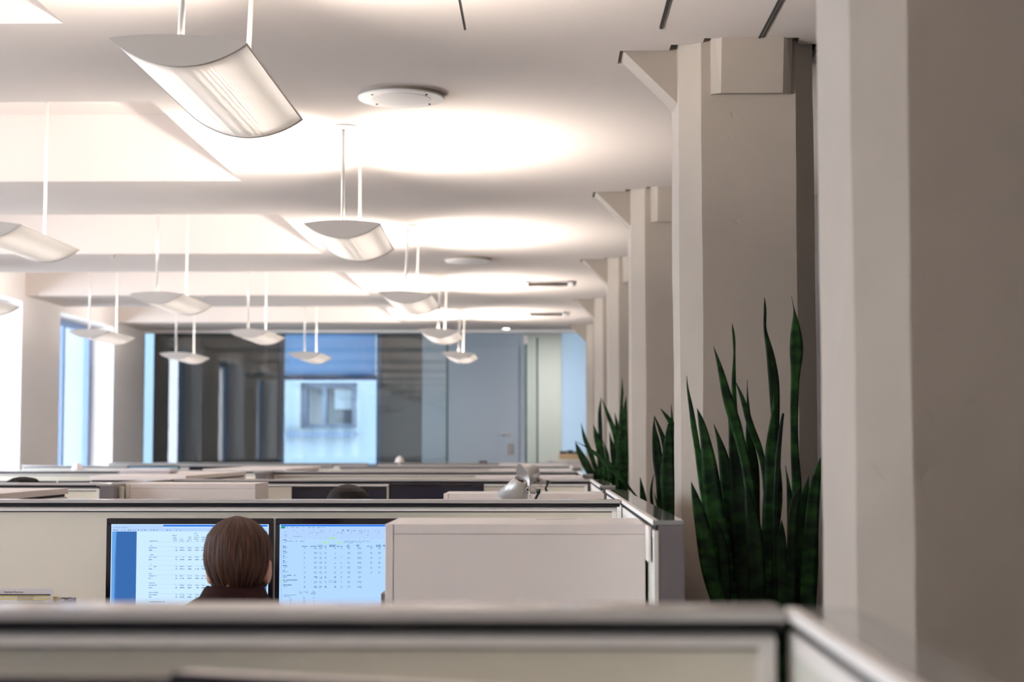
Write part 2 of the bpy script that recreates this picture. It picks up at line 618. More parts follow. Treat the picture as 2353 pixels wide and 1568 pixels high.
# its window
wn = empty('window_7', ((wa + wb_) / 2, YF + .1, zb), kind='structure')
ztr = at(760, 868, YF).z
b = mb()
for x0, x1 in ((wa, wa + .07), (wb_ - .07, wb_)):
    b.box(x0, x1, YF + .06, YF + .14, zb, zt)
for z0, z1 in ((zb, zb + .05), (ztr - .03, ztr + .03), (zt - .05, zt)):
    b.box(wa + .07, wb_ - .07, YF + .06, YF + .14, z0, z1)
b.build('window_frame', M['frame_blue'], wn)
b = mb(); b.box(wa + .07, wb_ - .07, YF + .09, YF + .096, zb + .05, zt - .05)
b.build('pane', M['glass'], wn)
b = mb()
b.box(wa + .08, wb_ - .08, YF + .03, YF + .034, ztr - .02, zt)
b.tube((wa + .08, YF + .032, zt - .03), (wb_ - .08, YF + .032, zt - .03), .025)
b.build('roller_blind', M['blind'], wn)
wn = empty('window_8', (-5.5, YF + .1, .6), kind='structure')
b = mb(); b.box(-5.60, -5.395, YF + .1, YF + .106, .6, zt)
b.build('pane', M['glass'], wn)

# lighter partition with a door behind the open end of the glass
YD = 21.6
d0, d1 = at(970, 900, YD).x, at(1208, 900, YD).x
b = mb(); b.box(d0, d1, YD, YD + .1, 0, ZC2)
struct(b.build('wall_alcove', mat('blue_grey_wall_paint', (.66, .70, .76), .7)))
dr = empty('door_1', ((at(1120, 900, YD).x + at(1190, 900, YD).x) / 2, YD, 0), kind='structure')
b = mb(); b.box(at(1045, 900, YD).x, at(1192, 900, YD).x, YD - .02, YD, .01, E + 1.36, .003)
b.build('door_leaf', mat('blue_grey_door_paint', (.66, .70, .77), .5), dr)
h = at(1165, 1000, YD)
b = mb(); b.lathe([(0, .035), (.012, .035)], (h.x, YD - .02, h.z), (0, -1, 0), 16)
b.tube((h.x, YD - .032, h.z), (h.x, YD - .07, h.z), .011)
b.tube((h.x, YD - .07, h.z), (h.x - .11, YD - .07, h.z), .011)
b.build('door_handle', M['chrome'], dr)
b = mb(); b.box(h.x + .0, h.x + .09, YD - .03, YD - .02, h.z - .26, h.z - .11, .004)
b.build('lock_plate', M['silver'], dr)
# glass side screen seen almost edge on, with its patch fitting
x0, x1 = at(1208, 900, 20.7).x, at(1233, 900, 21.5).x
b = mb()
b.prism([(x0, 20.70), (x0 + .012, 20.70), (x1 + .012, 22.9), (x1, 22.9)], 'z', .02, E + 1.468)
struct(b.build('window_9', M['glass_far']))
b = mb(); b.box(x0 - .008, x0 + .016, 20.685, 20.71, .02, E + 1.42)
struct(b.build('trim_3', M['glass_edge']))
b = mb(); b.box(x1 - .0, x1 + .02, 21.5, 21.53, .02, E + 1.46)
struct(b.build('trim_4', M['glass_edge']))
q = at(1208, 780, 20.68)
b = mb(); b.box(q.x - .022, q.x + .022, 20.66, 20.72, q.z - .06, q.z + .05, .004)
struct(b.build('trim_5', M['white']))
# cream end wall and pale-blinded window on the right
YC = 24.0
c0, c1, c2 = -1.45, at(1290, 900, YC).x, at(1362, 900, YC).x
b = mb(); b.box(c0, c1, YC, YC + .2, 0, ZC2)
b.box(c1, 3, YC, YC + .2, 0, .5); b.box(c1, 3, YC, YC + .2, E + 1.72, ZC2); b.box(c2 + .5, 3, YC, YC + .2, .5, E + 1.72)
struct(b.build('wall_end', M['cream']))
wn = empty('window_10', ((c1 + c2) / 2, YC, .5), kind='structure')
b = mb(); b.box(c1, c2 + .5, YC + .12, YC + .126, .5, E + 1.72); b.build('pane', M['glass'], wn)
b = mb(); b.box(c1, c2 + .5, YC + .05, YC + .054, .5, E + 1.72); b.build('roller_blind', M['blind_w'], wn)

for (x, y, lab) in ((.1, 22.6, 'flush ceiling light panel before the cream end wall'),):  # added glow, hidden above the header, to brighten the cream wall
    r = empty('light_panel', (x, y, ZC2), lab, 'light', 'ceiling light panels of the end rooms')
    b = mb(); b.box(x - .3, x + .3, y - .3, y + .3, ZC2 - .02, ZC2, .003); b.build('frame', M['spk'], r)
    b = mb(); b.box(x - .27, x + .27, y - .27, y + .27, ZC2 - .023, ZC2 - .0205); b.build('diffuser', M['panel_glow'], r)

# building across the courtyard
yo = 34.0
fac = empty('building', (-4.5, yo, -8), 'pale rendered building seen through the meeting room window', 'building')
p0, p1 = at(690, 880, yo), at(820, 985, yo)
b = mb()
b.box(-30, p0.x, yo, yo + .5, -8, 16); b.box(p1.x, -1.2, yo, yo + .5, -8, 16)
b.box(p0.x, p1.x, yo, yo + .5, -8, p1.z); b.box(p0.x, p1.x, yo, yo + .5, p0.z, 16)
b.build('facade', M['facade'], fac)
b = mb(); b.box(at(655, 0, yo).x, at(825, 0, yo).x, yo - .22, yo, at(700, 1005, yo).z, at(700, 992, yo).z, .02)
b.build('ledge', M['facade_dark'], fac)
wn = mb()
for x0, x1 in ((p0.x, p0.x + .12), (p1.x - .12, p1.x), ((p0.x + p1.x) / 2 - .16, (p0.x + p1.x) / 2 - .06)):
    wn.box(x0, x1, yo + .2, yo + .3, p1.z + .1, p0.z - .1)
wn.box(p0.x, p1.x, yo + .2, yo + .3, p1.z, p1.z + .1); wn.box(p0.x, p1.x, yo + .2, yo + .3, p0.z - .1, p0.z)
fw = wn.build('window', M['facade_dark'], fac)
b = mb(); b.box(p0.x, p1.x, yo + .3, yo + .34, p1.z, p0.z); b.build('pane', M['facade_glass'], fw)
b = mb(); b.box(p1.x - .5, p1.x - .14, yo + .26, yo + .29, p1.z + .4, p0.z - .12); b.build('curtain', M['facade'], fw)

# ------------------------------------------------------------------ columns with brackets
ords = ['nearest wide painted column at the right edge, out of focus', 'second painted column with bracket, tall snake plant in front of it',
        'third painted column with bracket, half hidden behind the second', 'fourth column from the camera, narrow sliver beyond the third',
        'fifth column from the camera in the right-hand row', 'farthest column in the right-hand row, beside the pale blind']
for k, c in enumerate(COLS):
    cr = empty('column', (.75, c, 0), ords[k], 'column', 'painted columns along the right side', 'thing')
    X0, X1, cx, cy = .50, 1.00, .077, .07
    fy, hy = c - .23, .16
    out = [(X0, c - hy), (X0 + cx, fy), (X1 - cx, fy), (X1, c - hy), (X1, c + hy), (X1 - cx, c + .23), (X0 + cx, c + .23), (X0, c + hy)]
    bm = bmesh.new()
    NZ = 40
    rings = []
    zt2 = COFFER + .35
    for j in range(NZ + 1):
        z = zt2 * j / NZ
        ring = []
        for i, p in enumerate(out):
            jx = (noise.noise(Vector((i * 7.3 + k * 11.1, z * 1.6, 1))) + .5 * noise.noise(Vector((i * 3.3 + k * 5., z * 6, 4)))) * .004
            ring.append(bm.verts.new((p[0] + jx, p[1] + jx * .6, z)))
        rings.append(ring)
    for a, b2 in zip(rings, rings[1:]):
        for i in range(8):
            bm.faces.new([a[i], a[(i + 1) % 8], b2[(i + 1) % 8], b2[i]])
    bm.faces.new(rings[0][::-1]); bm.faces.new(rings[-1])
    bmesh.ops.recalc_face_normals(bm, faces=bm.faces[:])
    s = mb(); s.bm.free(); s.bm = bm
    s.build('shaft', M['column'], cr)
    ztop, zb2 = CEIL + .10, CEIL - .195
    # left bracket: a 45 degree wedge
    s = mb()
    s.prism([(X0 + .01, zb2 - .01), (X0 - .298, ztop), (X0 + .01, ztop)], 'y', c - .09, c + .085)
    s.build('bracket', M['column'], cr)
    # bracket towards the camera: chamfered sloping block
    s = mb()
    bm = s.bm
    xa, xb, ch = .612, .908, .035
    V = lambda *p: bm.verts.new(p)
    top = [V(xa, fy + .01, ztop), V(xa, fy - .07, ztop), V(xa + ch, fy - .10, ztop), V(xb - ch, fy - .10, ztop), V(xb, fy - .07, ztop), V(xb, fy + .01, ztop)]
    bot = [V(xa, fy + .01, zb2), V(xa + .002, fy - .01, zb2), V(xa + ch, fy - .03, zb2), V(xb - ch, fy - .03, zb2), V(xb - .002, fy - .01, zb2), V(xb, fy + .01, zb2)]
    for i in range(6):
        bm.faces.new([top[i], top[(i + 1) % 6], bot[(i + 1) % 6], bot[i]])
    bm.faces.new(top); bm.faces.new(bot[::-1])
    bmesh.ops.recalc_face_normals(bm, faces=bm.faces[:])
    s.build('bracket', M['column'], cr)

# ------------------------------------------------------------------ ceiling fittings
def speaker(x, y, label, screws):
    r = empty('ceiling_speaker', (x, y, CEIL), label, 'speaker', 'round ceiling speakers')
    b = mb(); b.lathe([(0, .178), (.016, .178)], (x, y, CEIL + .001), (0, 0, -1), 64, smooth=False); b.build('collar', M['vent'], r)  # dark ring paints in the shade of the gap behind the plate
    b = mb(); b.lathe([(.015, .183), (.019, .183), (.021, .181), (.021, .150)], (x, y, CEIL + .001), (0, 0, -1), 64, cap1=True, smooth=False)
    b.build('rim', M['spk'], r)
    b = mb(); b.lathe([(0, .125), (.002, .124)], (x, y, CEIL - .0195), (0, 0, -1), 40)
    g = mat('perforated_grille', (.66, .64, .64), .45)
    nt = g.node_tree
    tc = nt.nodes.new('ShaderNodeTexCoord'); v = nt.nodes.new('ShaderNodeTexVoronoi'); v.inputs['Scale'].default_value = 170; v.inputs['Randomness'].default_value = 0
    nt.links.new(tc.outputs['Object'], v.inputs['Vector'])
    rp = nt.nodes.new('ShaderNodeValToRGB'); rp.color_ramp.elements[0].position = .25; rp.color_ramp.elements[1].position = .4
    rp.color_ramp.elements[0].color = (.16, .14, .13, 1); rp.color_ramp.elements[1].color = (.74, .72, .72, 1)
    nt.links.new(v.outputs['Distance'], rp.inputs['Fac']); nt.links.new(rp.outputs['Color'], nt.nodes['Principled BSDF'].inputs['Base Color'])
    b.build('grille', g, r)
    if screws:
        for a in (40, 140, 220, 320):
            b = mb(); b.lathe([(0, .006), (.004, .005)], (x + .148 * math.cos(R(a)), y + .148 * math.sin(R(a)), CEIL - .0195), (0, 0, -1), 10)
            b.build('screw', M['black'], r)


speaker(-.606, 6.88, 'large round ceiling speaker nearest the camera, four screws visible', True)
speaker(-.606, 12.9, 'smaller-looking round ceiling speaker farther down the ceiling', False)


def vent(x, y, label):
    r = empty('ceiling_vent', (x, y, CEIL), label, 'vent', 'square air vents in the ceiling')
    b = mb()
    W, Dp = .215, .225
    for (xa, xb, ya, yb) in ((-W, W, -Dp, -Dp + .025), (-W, W, Dp - .025, Dp), (-W, -W + .025, -Dp, Dp), (W - .045, W, -Dp, Dp)):
        b.box(x + xa, x + xb, y + ya, y + yb, CEIL - .012, CEIL - .0005)
    b.build('frame', M['spk'], r)
    b = mb(); b.box(x - W + .02, x + W - .04, y - Dp + .02, y + Dp - .02, CEIL - .004, CEIL - .0008)
    b.build('backing', M['vent'], r)
    for i in range(6):
        yy = y - Dp + .05 + i * .066
        b = mb(); b.prism([(yy, CEIL - .010), (yy + .03, CEIL - .004), (yy + .03, CEIL - .003), (yy, CEIL - .009)], 'x', x - W + .025, x + W - .045)
        b.build('slat', M['vent'], r)


vent(.040, 14.83, 'tan square ceiling air vent nearer the camera, beside third and fourth columns')
vent(.028, 18.18, 'farther thin-looking ceiling air vent near the end of the room')

r = empty('access_hatch', (.065, 5.2, CEIL), 'flush white access hatch in the ceiling with dark side gaps, top centre', 'hatch')
b = mb(); b.box(-.277, .408, 4.7, 5.79, CEIL - .004, CEIL - .0005); b.build('hatch_panel', M['ceiling'], r)
for xa, xb in ((-.287, -.281), (.412, .421)):
    b = mb(); b.box(xa, xb, 4.7, 5.80, CEIL - .0030, CEIL - .0004); b.build('side_gap', M['plenum'], r)
b = mb()
b.box(.780, .787, 3.2, 5.94, CEIL - .004, CEIL - .0005); b.box(.795, .800, 3.2, 5.94, CEIL - .002, CEIL - .0005)
b.build('ceiling_joint', M['plenum']); tag(bpy.data.objects['ceiling_joint'], 'thin dark joint line running along ceiling to the column bracket', 'joint', None, 'structure')

for (px, py, lab) in ((258, 592, 'small sprinkler head on the beam under the second and third recess'), (473, 684, 'tiny sprinkler head on a farther ceiling beam at left')):
    q = at(px, py, 12.6 if px < 300 else 16.1)
    r = empty('sprinkler_head', (q.x, q.y, CEIL), lab, 'sprinkler', 'sprinkler heads')
    b = mb(); b.lathe([(0, .022), (.006, .022), (.008, .010), (.03, .009), (.032, .016), (.036, .016)], (q.x, q.y, CEIL), (0, 0, -1), 14)
    b.build('body', M['silver'], r)

r = empty('downlight', (-.478, 20.38, CEIL), 'small round lit downlight near the far glass wall', 'downlight')
b = mb(); b.lathe([(0, .062), (.008, .060), (.008, .045)], (-.478, 20.38, CEIL), (0, 0, -1), 24, cap1=False); b.build('rim', M['spk'], r)
b = mb(); b.lathe([(0, .044), (.004, .044)], (-.478, 20.38, CEIL - .003), (0, 0, -1), 20); b.build('lens', M['downlight'], r)

# ------------------------------------------------------------------ pendant lamps
LW, LL, SAG, RISE = .176, .97, .066, .015


def lamp_proto(top, canopy_top, recess=False):
    """origin: near end, at the height of the two long edges"""
    r = empty('pendant_lamp', (0, 0, 0))
    N = 26

    def low(t): return -SAG * (1 - (2 * t - 1) ** 2) ** .92 if 0 < t < 1 else 0.

    def up(t): return RISE * (1 - (2 * t - 1) ** 2)
    arc = [(-LW + 2 * LW * i / N, low(i / N)) for i in range(N + 1)]
    s = mb(); bm = s.bm
    A = [bm.verts.new((x, .012, z)) for x, z in arc]
    B = [bm.verts.new((x, LL - .012, z)) for x, z in arc]
    for i in range(N):
        fc = bm.faces.new([A[i], B[i], B[i + 1], A[i + 1]]); fc.smooth = True
    s.build('diffuser', M['shell_b'] if recess else M['shell'], r)
    for y0, y1 in ((-.003, .012), (LL - .012, LL + .003)):
        g = 1.012
        pts = [(x * g, z * g - .001) for x, z in arc] + [((LW - 2 * LW * i / N) * g, up(i / N) * g) for i in range(1, N)]
        s = mb(); s.prism(pts, 'y', y0, y1); s.build('end_cap', M['lampcap'], r)
    for sx in (-1, 1):
        s = mb(); s.box(min(sx * LW, sx * (LW - .004)), max(sx * LW, sx * (LW - .004)), .012, LL - .012, -.003, .002)
        s.build('edge_rail', M['lampcap'], r)
        s = mb(); s.lathe([(0, .013), (.86, .013)], (sx * .07, .055, -.010), (0, 1, 0), 10)
        s.build('fluorescent_tube', M['tube_b'] if recess else M['tube'], r)
        L = bpy.data.lights.new('lamp_optics', 'AREA')      # the reflector throws its light up and sideways
        L.shape = 'RECTANGLE'; L.size = .05; L.size_y = .86; L.color = (1., .90, .82)
        L.energy = 2.5 if recess else 27
        L.spread = R(128)
        lo = bpy.data.objects.new('lamp_optics', L); COL.objects.link(lo); lo.parent = r
        lo.location = (sx * .04, LL / 2, .006)
        lo.rotation_euler = (0, math.pi + sx * R(54), 0)
    s = mb(); s.box(-.012, .012, .03, LL - .03, -.03, -.022); s.build('ballast_tray', M['lampcap'], r)
    for y in (.028, .945):
        s = mb(); s.tube((0, y, -.03), (0, y, top), .0085, seg=12); s.build('rod', M['rod'], r)
        if canopy_top:
            s = mb(); s.lathe([(0, .07), (.004, .07), (.009, .05), (.014, .014)], (0, y, top - .0005), (0, 0, -1), 28); s.build('canopy', M['spk'], r)
    return r


TIP = E + 1.043
pa = lamp_proto(CEIL - TIP, True)
pb = lamp_proto(COFFER - TIP, True, True)
near = [4.128 + i * D for i in range(5)]
back = [4.128 - D, 4.128 - 2 * D]
labsA = ['largest pendant lamp at the upper left, nearest the camera, perforated underside glowing',
         'second pendant lamp of the row right of the ceiling recesses, below the ceiling speaker',
         'third pendant lamp of the row nearest the columns',
         'fourth pendant lamp of the row nearest the columns, overlapping the far glass',
         'smallest, farthest pendant lamp of the row nearest the columns']
labsB = ['nearest pendant lamp under the recesses, outside the picture at left', 'pendant lamp cut by the left edge, below the large bright recess',
         'pendant lamp of the middle row, in front of the third bright recess', 'pendant lamp of the middle row in front of the dark far glass',
         'farthest pendant lamp of the middle row, in front of the bright blue window']
labsC = ['leftmost-row pendant lamp under the nearest recess, outside the picture', 'leftmost-row pendant lamp under the second recess, outside the picture',
         'pendant lamp barely showing at left edge, beside the window reveal', 'pendant lamp of the leftmost row before the blue window frames',
         'farthest pendant lamp of the leftmost row, at left end of dark glass']
used = {}
for (proto, X, ys_, labs, grp) in ((pa, -.935, near, labsA, 'pendant lamps beside the recesses'), (pb, -2.606, near, labsB, 'pendant lamps under the recesses'), (pb, -4.008, near, labsC, 'pendant lamps nearest the windows')):
    for y, lb in zip(ys_, labs):
        if proto not in used:
            o = proto; used[proto] = 1
        else:
            o = copy_tree(proto)
        o.location = (X, y, TIP)
        if proto is pa and y is near[0]: o.rotation_euler = (0, .042, 0)
        if proto is pa and y is near[1]: o.rotation_euler = (0, 0, .026)
        tag(o, lb, 'lamp', grp)
for X, k in ((-.935, 0), (-2.606, 0), (-2.606, 1), (-4.008, 0), (-4.008, 1)):      # the rows go on behind the camera
    o = copy_tree(pa if X > -1 else pb)
    o.rotation_euler = (0, 0, 0)
    o.location = (X, back[k], TIP)
    tag(o, 'pendant lamp %s, in the %s row' % (('above the camera', 'behind the camera')[k], 'column-side' if X > -1 else 'middle' if X > -3 else 'leftmost'), 'lamp', 'pendant lamps outside the picture')

# ------------------------------------------------------------------ cubicle partitions
PT = E - .1514      # top of the partitions


def partition(x0, x1, y, label, group, ztop=PT, right_stile=True):
    r = empty('cubicle_partition', ((x0 + x1) / 2, y, 0), label, 'partition', group, 'thing')
    b = mb(); b.box(x0, x1, y, y + .085, ztop - .0105, ztop, .0015); b.build('cap_rail', M['cap'], r)
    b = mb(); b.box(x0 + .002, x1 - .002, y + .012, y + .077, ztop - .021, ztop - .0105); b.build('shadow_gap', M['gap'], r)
    b = mb(); b.prism([(y + .022, ztop - .0212), (y + .013, ztop - .0245), (y + .006, ztop - .029), (y + .003, ztop - .034), (y + .081, ztop - .034), (y + .069, ztop - .0212)], 'x', x0, x1 - .010)
    b.box(x1 - .026, x1 - .010, y + .004, y + .081, .06, ztop - .034, .002)
    b.box(x0, x0 + .016, y + .004, y + .081, .06, ztop - .034, .002)
    b.box(x0 + .016, x1 - .026, y + .004, y + .081, .06, .10, .002); b.build('frame', M['alu'], r)
    b = mb(); b.box(x0 + .016, x1 - .026, y + .016, y + .069, .10, ztop - .034); b.build('glass_panel', M['panel'], r)
    b = mb(); b.box(x0 + .016, x1 - .026, y + .0135, y + .0155, ztop - .038, ztop - .034); b.build('gasket', M['gasket'], r)  # dark strip colours in the shadow line under the rail
    for xx in (x0 + .3, x1 - .3):
        b = mb(); b.box(xx - .03, xx + .03, y + .005, y + .080, 0, .06, .003); b.build('foot', M['alu'], r)
    return r


XS0, XS1 = .231, .298
rows = [1.563, 4.974, 8.385, 11.52, 15.207, 18.62]
rl = ['nearest blurred cubicle partition across the bottom of the picture', 'cubicle partition behind the two lit monitors, dark gap under its cap',
      'cubicle partition behind the two switched-off dark monitors', 'cubicle partition just beyond the two switched-off monitors, fourth from the camera',
      'fifth cubicle partition from the camera in right-hand bay', 'farthest cubicle partition in front of the glass wall']
for y, l in zip(rows, rl):
    x0 = -1.895 if y > 2 else -2.0
    if y == 4.974: x0 = -2.3
    partition(x0, XS0 - .004, y, l, 'cubicle partitions of the right-hand bay')
for y, l in ((7.44, 'left-bay cubicle partition whose end frame shows beside the white tall cabinet'), (11.95, 'left-bay cubicle partition behind the curly-haired head'),
             (15.55, 'farther left-bay cubicle partition behind the cyan-lit monitor'), (18.62, 'farthest left-bay cubicle partition below the left windows')):
    partition(-4.95, -2.004, y, l, 'cubicle partitions of the left-hand bay')


def spine(x0, x1, y0, y1, label, group):
    """thick aisle partition running away from the camera, glossy top"""
    r = empty('aisle_partition', ((x0 + x1) / 2, (y0 + y1) / 2, 0), label, 'partition', group, 'thing')
    b = mb(); b.box(x0, x1, y0, y1, PT - .010, PT, .0015); b.build('top_board', M['gloss'], r)
    b = mb(); b.box(x0 - .001, x0 + .012, y0 + .002, y1 - .002, PT - .0103, PT + .0006, .001); b.build('edge_rail', M['alu'], r)
    b = mb(); b.box(x0 + .006, x0 + .0125, y0 + .006, y1 - .006, PT - .022, PT - .0103); b.build('shadow_gap', M['gap'], r)
    b = mb(); b.box(x0 + .012, x1, y0 + .001, y1, .0, PT - .0102, .001); b.build('core', M['grey'], r)
    b = mb()
    b.box(x0 + .002, x0 + .012, y0, y1, PT - .040, PT - .022, .001)
    b.box(x0 + .002, x0 + .012, y0, y0 + .018, .05, PT - .040, .001); b.box(x0 + .002, x0 + .012, y1 - .018, y1, .05, PT - .040, .001)
    b.build('side_frame', M['alu'], r)
    b = mb(); b.box(x0 + .0028, x0 + .012, y0 + .018, y1 - .018, .05, PT - .040); b.build('side_panel', M['panel_side'], r)
    return r


sp = 'aisle partitions beside the columns'
spine(XS0, XS1, .15, 1.60, 'nearest aisle partition running toward the camera, lower right corner', sp)
spine(XS0, XS1, 3.55, 5.08, 'aisle partition with dark grey end beside the white cabinet', sp)
spine(XS0, XS1, 5.09, 6.25, 'aisle partition with glossy reflecting top under the arching leaf', sp)
spine(XS0, XS1, 6.98, 8.48, 'grey-topped aisle partition between plants and second white cabinet', sp)
spine(XS0, XS1, 10.2, 11.6, 'fourth aisle partition, below the far snake plant', sp)
spine(XS0, XS1, 13.8, 15.3, 'farthest aisle partition near the pale blind', sp)
sl = 'aisle partitions between the two bays'
spine(-1.98, -1.90, 7.27, 8.46, 'grey post-like end of the aisle partition left of the tall white cabinet', sl)
spine(-1.98, -1.90, 11.2, 12.0, 'farther aisle partition between left and right bays', sl)

# white clip on the aisle partition next to the cabinet
b = mb()
b.box(.2235, .2300, 3.60, 3.70, E - .245, E - .170, .002)
b.box(.2235, .2305, 3.60, 3.70, E - .172, E - .168, .001)
tag(b.build('label_holder', M['white']), 'small white clip hanging between white cabinet and grey aisle partition', 'clip')

# ------------------------------------------------------------------ desks
def desk(x0, x1, y0, y1, label, group):
    r = empty('desk', ((x0 + x1) / 2, (y0 + y1) / 2, 0), label, 'desk', group)
    b = mb(); b.box(x0, x1, y0, y1, .695, .72, .004); b.build('worktop', M['desk'], r)
    for xx in (x0 + .05, x1 - .05):
        for yy in (y0 + .05, y1 - .05):
            b = mb(); b.tube((xx, yy, 0), (xx, yy, .695), .025, seg=12); b.build('leg', M['alu'], r)


for k, (y, yy, nm) in enumerate(((1.563, .80, 'nearest desk below the blurred partition'), (4.974, 4.16, 'desk under the two lit monitors'), (8.385, 7.5, 'desk under the switched-off monitors'))):
    desk(-1.28 if k == 2 else -1.85, .2, yy, y - .02, nm, 'desks of the right-hand bay')
desk(-4.9, -2.05, 11.2, 11.93, 'desk in front of the curly-haired person, left bay', 'desks of the left-hand bay')
desk(-4.9, -2.05, 14.75, 15.53, 'desk under the cyan-lit monitor, left bay', 'desks of the left-hand bay')
desk(-.62, .2, 5.55, 6.25, 'side desk carrying the nearer silver lamp', 'desks of the right-hand bay')

# ------------------------------------------------------------------ white cabinets
def cabinet(x0, x1, y0, y1, zt, label, group, detail=True, hole=False):
    r = empty('storage_cabinet', ((x0 + x1) / 2, (y0 + y1) / 2, 0), label, 'cabinet', group)
    b = mb(); b.box(x0, x1, y0 + .018, y1, .06, zt - .004, .0015); b.build('carcass', M['white'], r)
    b = mb(); b.box(x0, x1, y0 + .0178, y1, zt - .004, zt, .001); b.build('top', M['whitetop'], r)
    b = mb(); b.box(x0 + .03, x1 - .03, y0 + .04, y1 - .02, 0, .06); b.build('plinth', M['gap'], r)
    b = mb(); b.box(x0, x0 + .018, y0, y0 + .0175, .06, zt, .001); b.build('edge_strip', M['white'], r)
    b = mb(); b.box(x0 + .0195, x1, y0 + .0006, y0 + .0175, zt - .022, zt, .001); b.build('top_strip', M['white'], r)
    b = mb(); b.box(x0 + .0195, x1, y0 + .001, y0 + .0175, .06, zt - .0228, .001)
    d = b.build('door', M['white'], r)
    if hole:
        b = mb(); b.lathe([(0, .009), (.002, .009)], (x1 + .0005, y0 + .07, zt - .075), (1, 0, 0), 12); b.build('lock', M['black'], r)
    return r


gc = 'white storage cabinets of the right-hand bay'
cabinet(-.362, .2265, 3.75, 4.10, E - .169, 'large white storage cabinet at the lower centre, in front of the right monitor', gc)
b = mb()
b.prism([(-.02, 4.0), (.06, 4.02), (.078, 4.04), (.0, 4.012)], 'z', E - .1688, E - .1680)
tag(b.build('pen', M['mark']), 'faint reddish thin strip lying on the large white cabinet top', 'pen')
cabinet(-.388, .2265, 6.33, 6.68, E - .169, 'white storage cabinet behind the silver desk lamp', gc)
cabinet(-.42, .2265, 9.9, 10.25, E - .161, 'white cabinet top beyond the switched-off monitors, just above the desk lamps', gc)
cabinet(-.47, .2265, 14.0, 14.5, E - .166, 'farther white cabinet in right-hand bay, partly behind the lamps', gc)
cabinet(-.50, .2265, 17.9, 18.4, E - .158, 'farthest white cabinet in right-hand bay, before the door wall', gc)
cabinet(-1.885, -1.30, 7.40, 7.75, E - .153, 'tall cream-lit white cabinet left of the switched-off monitors', gc, hole=True)
b = mb(); b.box(-1.898, -1.887, 7.33, 7.39, E - .30, E - .165, .002)
tag(b.build('label_holder', M['cream']), 'cream clip between the grey aisle partition end and tall white cabinet', 'clip')


def lateral(x0, x1, y0, y1, zt, label):
    r = empty('lateral_cabinet', ((x0 + x1) / 2, (y0 + y1) / 2, 0), label, 'cabinet', 'low white cabinets of the left-hand bay')
    b = mb(); b.box(x0, x1, y0, y1, zt - .025, zt, .002); b.build('top', M['white'], r)
    b = mb(); b.box(x0 + .01, x1 - .012, y0 + .01, y1 - .01, zt - .036, zt - .025); b.build('shadow_gap', M['gap'], r)
    b = mb(); b.box(x0, x1 - .004, y0 + .003, y1, 0, zt - .036, .002); b.build('carcass', M['white'], r)
    b = mb(); b.box(x1 - .004, x1 - .0005, y1 - .06, y1 - .05, zt - .10, zt - .05); b.build('handle', M['gap'], r)


lateral(-2.75, -1.985, 5.65, 6.85, E - .160, 'white cabinet with sloping-looking top edge at the left edge, behind front partition')
lateral(-2.52, -1.985, 9.1, 10.95, E - .145, 'long white cabinet beyond the grey aisle partition end, papers on it')
lateral(-2.62, -1.985, 12.6, 14.55, E - .150, 'farther long white cabinet of left bay before the dark glass')
for (x, y, n, zt, lab) in ((-2.62, 6.3, 5, E - .160, 'stack of papers on the white cabinet at left edge'), (-2.38, 9.9, 9, E - .145, 'cream stack of papers on the long white cabinet')):
    r = empty('paper_stack', (x, y, zt), lab, 'papers', 'paper stacks')
    for i in range(n):
        dx, dy = random.uniform(-.012, .012), random.uniform(-.012, .012)
        b = mb(); b.box(x - .15 + dx, x + .15 + dx, y - .105 + dy, y + .105 + dy, zt + i * .0035, zt + i * .0035 + .0034); b.build('sheet_bundle', M['paper'], r)

# ------------------------------------------------------------------ monitors
def monitor(x0, x1, y, zt, label, group, screen=None, shell='black', yaw=0., h=.30, desk_z=.72):
    """y: front face; returns root, placed at the stand"""
    xc = (x0 + x1) / 2
    r = empty('computer_monitor', (xc, y + .06, desk_z), label, 'monitor', group)
    zb = zt - h
    b = mb(); b.box(x0, x1, y + .006, y + .030, zb, zt, .004)
    b.box(xc - .13, xc + .13, y + .03, y + .055, zb + .06, zt - .05, .01); b.build('housing', M[shell], r)
    b = mb()
    bz = .0135
    for a in ((x0, x1, zt - bz - .003, zt), (x0, x1, zb, zb + bz), (x0, x0 + bz, zb + bz, zt - bz - .003), (x1 - bz, x1, zb + bz, zt - bz - .003)):
        b.box(a[0], a[1], y, y + .006, a[2], a[3], .0012)
    b.build('bezel', M['bezel'], r)
    s = mb(); s.box(x0 + bz, x1 - bz, y + .003, y + .006, zb + bz, zt - bz - .003)
    sc = s.build('screen', M['off'] if screen is None else screen, r)
    b = mb(); b.box(xc - .035, xc + .035, y + .055, y + .075, desk_z + .01, zb + .15, .004); b.build('stand_neck', M[shell], r)
    b = mb(); b.box(xc - .12, xc + .12, y - .03, y + .13, desk_z, desk_z + .012, .005); b.build('stand_base', M[shell], r)
    if yaw: r.rotation_euler = (0, 0, yaw)
    return r, sc


YM = 4.75
gm = 'lit monitors in front of the seated woman'
xa, xb = at(245, 1192, YM).x, at(628, 1192, YM).x
zt = at(400, 1192, YM).z
m1, s1 = monitor(xa, xb, YM, zt, 'left lit monitor showing a blue document page, behind the brown-haired head', gm, M['s_page'])
xc_, xd = at(632, 1192, YM).x, at(632, 1192, YM).x + (xb - xa)
m2, s2 = monitor(xc_, xd, YM, zt, 'right lit monitor showing a spreadsheet, partly behind the white cabinet', gm, M['s_sheet'])

SY = YM + .0026


class Ink:
    """marks on a screen, given in photo pixels of that screen"""
    def __init__(s, m): s.b = mb(m); s.m = m; s.k = 0

    def q(s, px0, py0, px1, py1, m=None, lift=0.):
        a, c = at(px0, py0, YM), at(px1, py1, YM)
        s.b.quad(min(a.x, c.x), max(a.x, c.x), min(a.z, c.z), max(a.z, c.z), SY - lift, m)


